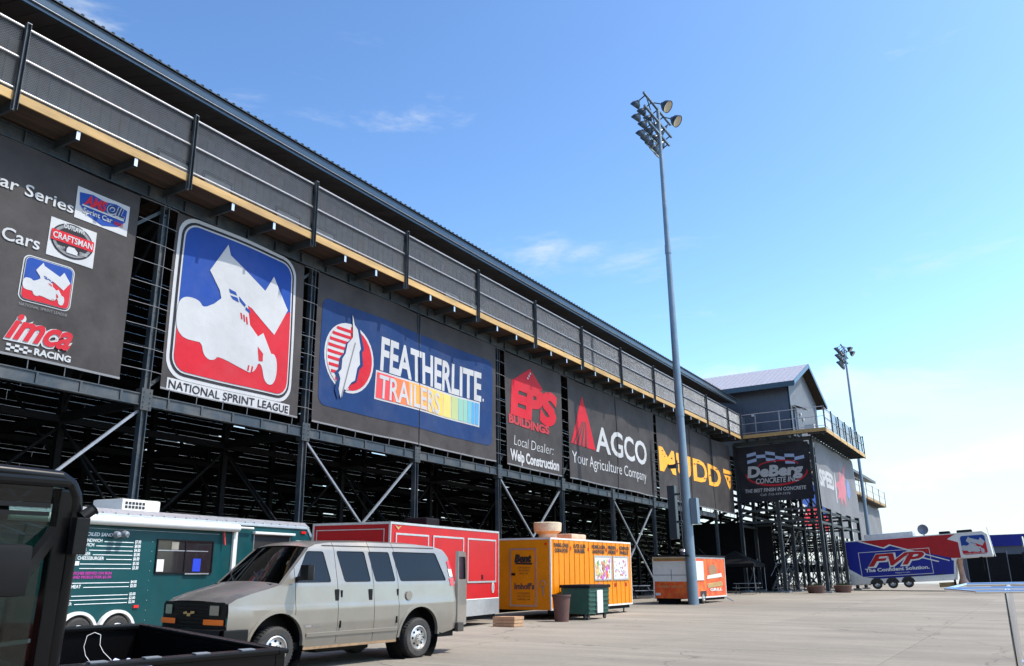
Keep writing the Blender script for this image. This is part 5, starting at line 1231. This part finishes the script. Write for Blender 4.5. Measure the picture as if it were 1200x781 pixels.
MB().bar((0.006,TL-0.14,2.90),(0.006,TL+0.08,2.63),0.02,0.09).bar((0.006,TL+0.08,2.63),(0.006,TL+0.10,0.45),0.02,0.07).build('nose_trim', M['galv'], tt)
# tandem fenders
def fpath(c): return [(c-0.50*math.cos(R(a)), 0.36+0.46*math.sin(R(a))) for a in range(0,181,12)]
for c in (-1.02, -0.02):
    mb = MB(); mb.grid([[Vector((0.004,u,v)), Vector((0.10,u,v)), Vector((0.10,c+(u-c)*0.86,0.36+(v-0.36)*0.86)), Vector((0.004,c+(u-c)*0.86,0.36+(v-0.36)*0.86))] for u, v in fpath(c)]); mb.build('fender', M['white'], tt, smooth=40)
    mb = MB(); mb.prism([(p[0],p[1]) for p in [(c-0.43*math.cos(R(a)), 0.36+0.40*math.sin(R(a))) for a in range(0,181,15)]], lambda u,v: (0.006,u,v), lambda u,v: (-0.25,u,v)); mb.build('wheel_well', M['ink'], tt)
    wheel(tt, (0.02,c,0.35), 0.35, 0.2, 0.19, 1)
for k in range(9):
    for j in range(7): MB().box((0.0,0.80+0.0*k,0.55+0.22*k),(0.008,0.815,0.565+0.22*k)).build('rivet', M['alu'], tt) if j == 0 else None

# ---- orange trailer beyond
ot = grounded('concession_trailer', 'small orange and white concession trailer standing behind the floodlight mast', 'trailer', -15.35, 42.6, 1.0)
trailer_box(ot, 2.05, 5.2, 0.28, 2.30, 'orange', 'white', ew=0.06)
MB().box((-2.1,-0.35,2.315),(0.05,5.25,2.40)).build('roof', M['tarp'], ot, bevel=0.02)
MB().box((-2.03,-0.015,1.10),(-0.05,-0.003,2.10)).build('end_shutter', M['white'], ot)
MB().box((-2.03,-0.03,1.40),(-0.05,-0.018,1.43)).build('shutter_rail', M['galv_dull'], ot); MB().box((-1.06,-0.03,1.16),(-1.03,-0.018,1.68)).build('shutter_stile', M['galv_dull'], ot)
MB().box((-2.0,-0.012,2.13),(-0.08,-0.004,2.23)).build('header_board', M['fascia'], ot)
lettering('SWEET TREATS', -1.75, 0.80, 1.3, 0.09, TE, 0.01, M['fascia'], ot, bold=0.03)
MB().box((-1.95,-0.02,0.42),(-1.68,-0.004,0.54)).build('number_plate', M['white'], ot)
MB().box((0.004,0.35,1.15),(0.03,1.75,2.10)).build('side_shutter', M['white'], ot)
decal('mural', [ell(3.2,1.65,0.7,0.3,14)], TS, 0.008, pmz[6], ot); decal('mural', [[(2.2,1.2),(4.6,1.3),(4.5,1.5),(2.3,1.38)]], TS, 0.012, M['white'], ot)
decal('mural', [[(2.3,0.75),(4.7,0.85),(4.5,1.08),(2.2,0.98)]], TS, 0.012, M['fascia'], ot); lettering('GRILL', 2.6, 0.6, 1.9, 0.14, TS, 0.014, M['white'], ot, bold=0.04)
MB().box((-0.02,1.15,0.30),(0.004,2.05,0.62)).build('wheel_recess', M['ink'], ot); wheel(ot, (-0.08,1.6,0.31), 0.31, 0.18, 0.17, 1, rm='white')
fv = MB(); fv.lathe([(0.0,2.72),(0.14,2.70),(0.2,2.60),(0.13,2.52),(0.12,2.40)], (-0.95,1.5,0), 'z', 16); fv.build('roof_vent', M['galv'], ot, smooth=40)
MB().bar((-0.3,5.2,0.32),(-1.0,6.2,0.34),0.07,0.08).build('drawbar', M['steel'], ot)
MB().box((-1.9,0.2,0.0),(-1.0,1.0,0.28)).build('support', M['steel_in'], ot); MB().bar((-0.1,4.9,0.3),(0.25,5.5,0.02),0.05).build('stabiliser', M['galv_dull'], ot)

# ---- dumpster and bin
dp = grounded('dumpster', 'green wheeled dumpster with dark lid and a white notice beside the yellow trailer', 'dumpster', -13.62, 27.55, -3)
bodyp = [(0,0),(0,2.05),(0,2.05)]
MB().add([(-1.02,0,0.20),(-0.04,0,0.20),(-0.04,1.75,0.20),(-1.02,1.75,0.20),(-1.06,-0.03,1.05),(0,-0.03,1.05),(0,1.80,1.05),(-1.06,1.80,1.05)],[(0,3,2,1),(4,5,6,7),(0,1,5,4),(1,2,6,5),(2,3,7,6),(3,0,4,7)]).build('body', M['green'], dp)
for k in range(5): MB().box((-0.035+0.008*k,-0.01,0.32+0.15*k),(0.006+0.004*k,1.78,0.35+0.15*k)).build('body_rib', M['green'], dp)
MB().box((-1.10,-0.07,1.055),(0.05,1.85,1.16)).build('lid', M['tarp'], dp, bevel=0.02)
MB().box((-0.0,0.62,0.22),(0.035,1.12,0.98)).build('notice', M['white'], dp)
for x_, y_ in ((-0.12,0.12),(-0.12,1.6),(-0.9,0.12),(-0.9,1.6)):
    MB().lathe([(0.0,-0.03),(0.10,-0.03),(0.10,0.03),(0.0,0.03)], (x_,y_,0.10), 'x', 14).bar((x_,y_,0.1),(x_,y_,0.21),0.03).build('caster', M['rubber'], dp)
bn = grounded('waste_bin', 'dark brown round waste bin standing at the corner of the yellow trailer', 'bin', -14.15, 26.5, 0)
MB().lathe([(0.0,0.0),(0.23,0.0),(0.30,0.80),(0.325,0.80),(0.325,0.86),(0.285,0.86),(0.24,0.2),(0.0,0.2)], (0,0,0), 'z', 24).build('body', M['brown'], bn, smooth=40)
MB().lathe([(0.285,0.83),(0.30,0.87),(0.33,0.82)], (0,0,0), 'z', 24).build('liner', M['tarp'], bn)

# ================================================================== BLUE AND RED GOOSENECK TRAILER
fv = thing('race_trailer', 'large blue and red gooseneck race trailer lettered FVP The Confident Solution.', 'trailer', (-14.25,78.2,gz(-14.25,78.2)))
fv.rotation_euler = (0, R(-2.2), R(0.2))
FM2 = lambda u, v, o: Vector((u, -o, v)); FL, FH = 8.25, 3.95
MB().box((0,0.004,0.42),(FL-0.35,2.5,FH)).build('body', M['fvpblue'], fv)
gp = [(FL-0.35,0.42),(FL-0.02,1.9),(FL+0.15,2.05),(FL+2.55,2.05),(FL+2.6,2.2),(FL+2.5,FH-0.25),(FL+2.2,FH),(FL-0.35,FH)]
MB().prism(gp, lambda u,v: (u,0.004,v), lambda u,v: (u,2.5,v)).build('gooseneck', M['white'], fv)
f2 = lambda nm, p, o, mt: decal(nm, [p], FM2, o, M[mt], fv)
f2('wrap_panel', [(0,0.42),(FL-0.45,0.42),(FL-0.3,0.85),(2.2,0.80),(1.1,1.0),(0,1.75)], 0.004, 'white')
f2('wrap_panel', [(0,0.42),(FL-0.40,0.42),(FL-0.35,0.66),(3.0,0.68),(1.2,0.8),(0,1.35)], 0.006, 'alu')
f2('wrap_panel', [(2.0,FH-0.02),(FL+0.3,FH-0.02),(FL-0.4,3.55),(FL+0.35,3.25),(FL+0.35,2.06),(FL-0.2,2.06),(5.3,2.85),(3.5,3.42),(3.1,3.22),(2.0,3.62),(1.2,3.92)], 0.008, 'fvpred')
f2('stripe', [(1.1,3.86),(3.05,3.16),(3.55,3.36),(FL-0.5,1.85),(FL-0.5,1.93),(3.5,3.48),(3.0,3.27),(1.15,3.94)], 0.012, 'white')
f2('wrap_panel', [(0.02,FH-0.02),(0.0,2.0),(0.05,2.0),(1.0,FH-0.05)], 0.006, 'fvpblue')
f2('stripe', [(4.8,2.9),(6.2,2.45),(5.5,2.42),(7.0,1.9),(6.9,1.84),(5.2,2.42),(5.9,2.5),(4.6,2.86)], 0.014, 'white')
f2('wrap_panel', [(5.4,2.38),(FL-0.2,1.88),(FL-0.35,1.0),(6.6,1.15),(5.7,1.4)], 0.008, 'fvpblue')
side_frame(fv, 1.0, 1.02, 6.4, 2.95, FM2, 0.04, 0.016, 'white', 'panel_frame')
lettering('FVP', 1.5, 1.80, 4.6, 1.0, FM2, 0.016, M['white'], fv, bold=0.09, shear=0.4); lettering('FVP', 1.6, 1.84, 4.4, 0.92, FM2, 0.022, M['fvpred'], fv, bold=0.035, shear=0.4)
lettering('The Confident Solution.', 1.3, 1.38, 4.9, 0.27, FM2, 0.016, M['white'], fv, bold=0.03); lettering('fvpparts.com', 3.6, 1.16, 1.1, 0.10, FM2, 0.016, M['white'], fv)
for u, s_ in ((4.6,'DRIVEN'),(5.6,'RACEPARTS'),(6.6,'LUBE')): lettering(s_, u, 0.85, 0.6, 0.09, FM2, 0.016, M['ink'], fv, bold=0.03)
sprint_logo(FM2, FL+0.55, 2.25, 1.75, 1.45, 0.008, fv, False, d=0.004, frame=False)
lettering('NATIONAL SPRINT LEAGUE', FL+0.6, 2.28, 1.6, 0.08, FM2, 0.04, M['white'], fv)
MB().box((-0.02,0.0,0.40),(0.05,2.5,FH+0.01)).build('rear_frame', M['alu'], fv); MB().box((0.05,-0.01,FH-0.05),(FL+2.2,0.06,FH+0.02)).build('roof_trim', M['white'], fv)
for u in (2.05,3.25,4.45):
    MB().prism([(u-0.52*math.cos(R(a)), 0.40+0.48*math.sin(R(a))) for a in range(0,181,15)], lambda a,b: (a,-0.02,b), lambda a,b: (a,0.01,b)).build('wheel_well', M['ink'], fv)
    w_ = wheel(fv, (u,0.10,0.38), 0.38, 0.24, 0.20, -1, rm='alu'); w_.rotation_euler = (0,0,R(90))
MB().box((FL-0.5,0.1,0.0),(FL-0.35,0.25,0.5)).build('landing_leg', M['steel_in'], fv); MB().box((FL-1.6,0.3,-0.1),(FL-0.5,0.6,0.25)).build('step_box', M['fascia'], fv)
MB().lathe([(0.0,0),(0.42,0.0),(0.36,0.25),(0.22,0.6),(0.2,1.6),(0.28,2.0)], (FL+0.15,0.6,-0.05), 'z', 20).build('nose_fairing', M['nose_reflection'], fv, smooth=50)  # orange colour stands in for reflections on the bright nose
MB().box((3.2-1.6,0.4,FH+0.01),(6.0-0.6,2.0,FH+0.45)).build('roof_locker', M['alu'], fv, bevel=0.05)
dsh = MB(); dsh.lathe([(0.0,0.02),(0.2,0.0),(0.42,-0.12),(0.40,-0.13),(0.18,-0.03),(0.0,0.0)], (6.15,1.0,FH+0.55), 'y', 14); dsh.tube((6.15,1.05,FH),(6.15,1.05,FH+0.5),0.05); dsh.build('dish', M['galv_dull'], fv, smooth=40)
for u in (7.3,8.6): MB().box((u,0.6,FH+0.02),(u+(0.8 if u < 8 else 1.1),1.6,FH+0.26)).build('roof_unit', M['tarp'], fv, bevel=0.08)
ld = MB(); 
for y_ in (0.3,0.7): ld.tube((FL+2.75,y_,2.0),(FL+2.55,y_,FH+0.3),0.02)
for k in range(6): ld.tube((FL+2.73-0.03*k,0.3,2.2+0.3*k),(FL+2.73-0.03*k,0.7,2.2+0.3*k),0.015)
ld.build('ladder', M['galv'], fv)
MB().box((FL+1.6,1.0,1.0),(FL+1.8,1.3,2.05)).build('hitch_post', M['steel_in'], fv)

# ================================================================== FAR BACKGROUND
bb = thing('building', 'low dark building with a blue roof band at the right edge of the lot', 'building', (3,118,1.3))
MB().box((-12,0,0),(24,12,4.6)).build('wall', M['wall_dk'], bb); MB().box((-12.2,-0.3,4.6),(24.2,12.2,5.9)).build('roof_band', M['fvpblue'], bb)
for u in range(8): MB().box((-11+4.2*u,-0.05,0.1),(-8.2+4.2*u,0.02,3.6)).build('roller_door', M['wall_lt'], bb)
for k in range(9):
    t = thing('fence_panel', ['black tarp-covered fence panel nearest the race trailer nose','second black fence panel right of the race trailer','third black fence panel right of the race trailer','fourth black fence panel, midway to the truck','fifth black fence panel, midway to the truck','sixth black fence panel, close to the truck','seventh black fence panel beside the truck','eighth black fence panel behind the truck cab','last black fence panel at the right edge of the lot'][k], 'fence', (-6.6+1.75*k,96,gz(-6+1.75*k,96)), 'black tarp fence beyond the race trailer')
    MB().box((0.03,0,0.1),(1.70,0.05,3.3-0.12*(k % 3))).build('tarp', M['tarp' if k % 2 else 'steel_in'], t); MB().tube((0,0.02,0),(0,0.02,3.4),0.03).build('post', M['galv_dull'], t)
tk = thing('truck', 'dark semi truck with chrome mirror and stack half hidden at the right edge', 'truck', (-1.35,88,gz(-1,88)))
MB().box((0.3,0,1.0),(2.7,3.2,3.6)).build('cab', M['steel'], tk, bevel=0.12); MB().box((0.5,-1.7,1.0),(2.5,-0.02,2.2)).build('bonnet', M['steel'], tk, bevel=0.12)
MB().box((0.28,0.5,2.3),(0.30,1.7,3.2)).build('window', M['glass_dk'], tk); MB().tube((-0.05,1.9,1.2),(-0.15,1.9,4.5),0.09,n=12).build('exhaust_stack', M['chrome'], tk)
MB().box((-0.35,0.1,2.3),(-0.15,0.2,3.1)).bar((-0.2,0.15,3.0),(0.35,0.15,3.0),0.04).build('mirror', M['blackpl'], tk); MB().box((-0.1,1.1,1.0),(0.35,2.6,1.7)).build('fuel_tank', M['chrome'], tk, bevel=0.08)
MB().lathe([(0.0,-0.1),(0.2,-0.08),(0.22,0.1),(0.0,0.12)], (0.1,-0.2,2.2), 'x', 14).build('air_filter', M['chrome'], tk)
for y_ in (-1.0,4.2): wheel(tk, (0.45,y_,0.5), 0.5, 0.28, 0.28, -1, rm='alu')
MB().box((0.5,-2.0,0.7),(2.5,6.0,1.0)).build('chassis', M['steel_in'], tk)

# ================================================================== BLACK UTILITY VEHICLE in the left foreground
ut = grounded('utility_vehicle', 'black open-bed utility vehicle in the near left foreground, cab corner and bed showing', 'utility vehicle', -3.80, 2.35, 7.5)
ut.matrix_world = ut.matrix_world @ Matrix.Rotation(R(3.0), 4, 'Y')
U = lambda mb, nm, mt, **k: mb.build(nm, M[mt], ut, **k)
# cab frame: rear corner rises out of the bed, tube and sheet roof curve over it
def corner(x, r, nm):
    pts = [(x,0.0,1.0),(x,0.0,1.88),(x,-0.012,1.95),(x,-0.04,2.0),(x,-0.09,2.03),(x,-1.75,2.075)]
    mb = MB(); mb.path(pts, r, n=12)
    for p in pts[1:-1]: mb.lathe([(0,-r),(r*0.7,-r*0.7),(r,0),(r*0.7,r*0.7),(0,r)], p, 'z', 12)
    return U(mb, nm, 'blk_paint', smooth=60)
corner(-0.03, 0.029, 'roll_bar'); corner(-1.42, 0.029, 'roll_bar')
U(MB().box((-0.085,-0.085,0.75),(-0.012,-0.02,1.98)), 'cab_pillar', 'blk_paint', bevel=0.012)
U(MB().box((-1.45,-0.09,0.75),(-1.36,-0.015,1.98)), 'cab_pillar', 'blk_paint', bevel=0.012)
U(MB().box((-1.45,-1.75,1.985),(0.0,-0.05,2.03)), 'roof', 'blk_paint', bevel=0.015)
U(MB().box((-0.06,-1.7,1.895),(-0.01,-0.12,1.915)).box((-0.06,-1.7,1.86),(-0.012,-0.12,1.878)), 'window_rail', 'blackpl')
U(MB().box((-0.05,-1.7,1.917),(-0.04,-0.11,1.985)), 'upper_window', 'glass_dk')
U(MB().box((-0.05,-1.05,1.10),(-0.043,-0.11,1.86)), 'side_window', 'glass')
U(MB().box((-1.36,-0.06,1.2),(-0.10,-0.05,1.95)), 'rear_window', 'glass')
U(MB().box((-0.05,-1.75,0.55),(-0.0,-0.11,1.10)), 'door', 'blk_paint', bevel=0.012)
U(MB().box((-1.45,-1.75,0.55),(-1.40,-0.11,1.10)), 'door', 'blk_paint', bevel=0.012)
U(MB().box((-1.38,-0.13,0.5),(-0.11,-0.05,1.22)), 'cab_back', 'blackpl')
for x in (-0.42,-1.05):
    st_ = U(MB().box((x-0.25,-0.75,0.75),(x+0.25,-0.22,0.92)).box((x-0.24,-0.32,0.9),(x+0.24,-0.18,1.48)), 'seat', 'cord_red', bevel=0.04)
    U(MB().box((x-0.15,-0.30,1.52),(x+0.15,-0.19,1.74)), 'headrest', 'blackpl', bevel=0.04); U(MB().tube((x,-0.25,1.4),(x,-0.25,1.55),0.02), 'headrest_post', 'blackpl')
mi2 = U(MB().box((0.03,-0.42,1.53),(0.09,-0.20,1.74)), 'side_mirror', 'blackpl', bevel=0.03, smooth=50); MB().bar((0.06,-0.22,1.62),(-0.02,-0.08,1.80),0.035,0.05).bar((0.05,-0.4,1.55),(-0.01,-0.6,1.2),0.03).build('mirror_arm', M['blackpl'], mi2)
U(MB().box((-0.22,-0.33,1.80),(-0.12,-0.24,1.90)), 'interior_mirror', 'blackpl', bevel=0.02)
U(MB().box((0.005,-0.03,1.70),(0.06,0.03,1.86)).tube((0.03,0.0,1.86),(0.03,0.05,1.90),0.025), 'work_light', 'blackpl', bevel=0.006)
# cargo bed
BR = 1.20
U(MB().box((-0.05,0.02,0.62),(0.0,1.14,BR)), 'bed_side', 'blk_paint'); U(MB().box((-1.50,0.02,0.62),(-1.45,1.14,BR)), 'bed_side', 'blk_paint')
U(MB().box((-1.50,1.145,0.62),(0.0,1.20,BR)), 'tailgate', 'blk_paint'); U(MB().box((-1.45,0.02,0.60),(-0.05,1.14,0.64)), 'bed_floor', 'blackpl')
U(MB().box((-0.07,0.02,BR+0.002),(0.012,1.15,BR+0.03)), 'bed_rail', 'blk_paint', bevel=0.008); U(MB().box((-1.52,0.02,BR+0.002),(-1.43,1.15,BR+0.03)), 'bed_rail', 'blk_paint', bevel=0.008)
U(MB().box((-1.52,1.152,BR+0.002),(0.012,1.215,BR+0.028)), 'bed_rail', 'blk_paint', bevel=0.008)
for k in range(4): U(MB().box((-0.055,0.16+0.26*k,BR+0.031),(-0.015,0.24+0.26*k,BR+0.036)), 'tie_down_slot', 'galv_dull')
U(MB().box((-0.03,1.17,0.95),(0.03,1.24,1.12)).bar((0.0,1.22,1.1),(0.01,1.14,0.8),0.03), 'tailgate_latch', 'galv_dull', bevel=0.01)
U(MB().bar((-1.35,0.55,1.235),(-0.95,0.02,1.30),0.05,0.07), 'folded_rail', 'blk_paint', bevel=0.01); U(MB().bar((-1.35,0.56,1.19),(-0.95,0.03,1.21),0.03,0.02), 'folded_rail', 'galv_dull')
U(MB().box((-1.40,-1.9,0.35),(-0.08,1.1,0.60)), 'chassis', 'steel_in'); U(MB().box((-1.45,-3.0,0.5),(0.0,-1.76,1.15)), 'bonnet', 'blk_paint', bevel=0.06)
for x, s_ in ((-0.10,1),(-1.36,-1)):
    for y in (0.62,-2.3): wheel(ut, (x,y,0.34), 0.34, 0.26, 0.18, s_, rm='galv_dull')
# load: crumpled plastic sheet and cord
t = thing('plastic_sheet', 'crumpled blue white plastic sheeting lying in the black cargo bed', 'plastic sheet', (-3.72,2.44,1.27))
pr = random.Random(4); rows_ = []
for j in range(12):
    rows_.append([Vector((-0.24+0.03*i+0.01*pr.random(), -0.07+0.035*j+0.01*pr.random(), 0.02+0.06*pr.random()*(1-abs(i-6)/8))) for i in range(13)])
mbp = MB(); mbp.grid(rows_); mbp.build('sheet', M['plastic_bag'], t, fix=False)
for k, pts in enumerate(([(-3.835,2.541,1.452),(-3.839,2.534,1.405),(-3.833,2.543,1.367),(-3.817,2.567,1.33)], [(-3.835,2.541,1.452),(-3.818,2.566,1.466),(-3.803,2.588,1.454),(-3.802,2.589,1.41),(-3.792,2.604,1.379),(-3.772,2.634,1.344),(-3.76,2.64,1.25)])):
    t2 = MB().path(pts, 0.0012, n=6).mesh('cord', M['rope'], smooth=50)
    o = bpy.data.objects.new('cord', t2); COL.objects.link(o); tag(o, ['short end of white cord hanging into the black cargo bed','longer looped white cord hanging over the black cargo bed'][k], 'cord')

# ================================================================== CHROME RACK at the right edge
cr_ = thing('chrome_rack', 'chrome tube rack with flat top frame, cut off by the right edge', 'rack', (-0.11,3.1,gz(0,3)))
K = lambda mb, nm, **k: mb.build(nm, M['chrome'], cr_, world=True, smooth=60)
K(MB().tube((-0.28,3.05,1.607),(0.9,3.05,1.608),0.006,n=12), 'top_rail'); K(MB().tube((-0.24,3.32,1.620),(0.9,3.32,1.621),0.006,n=12), 'top_rail'); K(MB().tube((-0.185,2.85,1.600),(0.9,2.85,1.600),0.005,n=12), 'top_rail')
K(MB().tube((-0.185,2.85,1.600),(-0.28,3.05,1.607),0.005,n=10), 'corner_rail'); K(MB().tube((-0.28,3.05,1.607),(-0.24,3.32,1.620),0.005,n=10), 'corner_rail')
g0 = gz(0,3)
K(MB().tube((-0.112,3.05,1.606),(-0.135,3.05,g0),0.0115,n=12), 'leg'); K(MB().tube((-0.118,3.30,1.618),(-0.165,3.30,g0),0.0085,n=12), 'leg')
K(MB().tube((0.75,3.05,1.606),(0.77,3.05,g0),0.0115,n=12), 'leg'); K(MB().tube((0.75,3.30,1.618),(0.79,3.30,g0),0.0085,n=12), 'leg')
for z in (1.40,1.33,0.9,0.3): K(MB().tube((-0.115,3.05,z),(0.76,3.05,z),0.005,n=8), 'cross_bar')

# ================================================================== THINGS IN THE SHADE UNDER THE STAND
def picnic(label, x, y, rz):
    t = thing('picnic_table', label, 'table', (x,y,gz(x,y)), 'grey benches and tables in the shade'); t.rotation_euler = (0,0,rz)
    MB().box((-0.9,-0.38,0.72),(0.9,0.38,0.76)).build('tabletop', M['galv_dull'], t)
    for s_ in (-1,1):
        MB().box((-0.9,s_*0.72-0.13,0.43),(0.9,s_*0.72+0.13,0.465)).build('bench', M['galv_dull'], t)
        MB().bar((s_*0.7,-0.8,0.02),(s_*0.7,-0.3,0.72),0.04).bar((s_*0.7,0.8,0.02),(s_*0.7,0.3,0.72),0.04).bar((s_*0.7,-0.75,0.41),(s_*0.7,0.75,0.41),0.04).build('leg_frame', M['steel'], t)
picnic('grey picnic table in the shade between the yellow and orange trailers', -21.6, 46.0, 0.2)
picnic('grey picnic table under the stand, in front of the dark screen wall', -18.6, 63.2, 0.1)
picnic('farther grey picnic table in the shade behind the orange trailer', -21.9, 50.8, 1.2)
cn = thing('canopy_tent', 'black pitched canopy tent in the shade beneath the last grandstand bays', 'tent', (-20.4,66.8,gz(-20.4,66.8)))
MB().add([(-1.8,-1.5,2.1),(1.8,-1.5,2.1),(1.8,1.5,2.1),(-1.8,1.5,2.1),(0,0,3.1),(-1.8,-1.5,1.85),(1.8,-1.5,1.85),(1.8,1.5,1.85),(-1.8,1.5,1.85)],[(0,1,4),(1,2,4),(2,3,4),(3,0,4),(0,5,6,1),(1,6,7,2),(2,7,8,3),(3,8,5,0)]).build('canopy', M['steel_in'], cn)
for x, y in ((-1.75,-1.45),(1.75,-1.45),(1.75,1.45),(-1.75,1.45)): MB().tube((x,y,0),(x,y,2.1),0.025).build('leg', M['galv_dull'], cn)
for k, (x, y, lb_) in enumerate(((-14.9,67.9,'low round concrete planter left of the tower corner column'),(-13.5,70.6,'low round concrete planter right of the tower corner column'))):
    t = thing('planter', lb_, 'planter', (x,y,gz(x,y)), 'round planters at the tower foot')
    MB().lathe([(0,0),(0.55,0),(0.68,0.50),(0.62,0.52),(0.56,0.42),(0,0.42)], (0,0,0), 'z', 20).build('tub', M['brown'], t, smooth=40)
    g_ = MB(); pq = random.Random(k)
    for j in range(60):
        a = pq.random()*6.28; r_ = pq.random()*0.45; h_ = 0.15+0.3*pq.random(); x_, y_ = r_*math.cos(a), r_*math.sin(a)
        g_.add([(x_-0.03,y_,0.42),(x_+0.03,y_,0.42),(x_+0.05*math.cos(a),y_+0.1*math.sin(a),0.42+h_)],[(0,1,2)])
    g_ = g_.build('plants', pm('dry_foliage', (0.06,0.09,0.03), 0.8), t, fix=False); g_['kind'] = 'stuff'
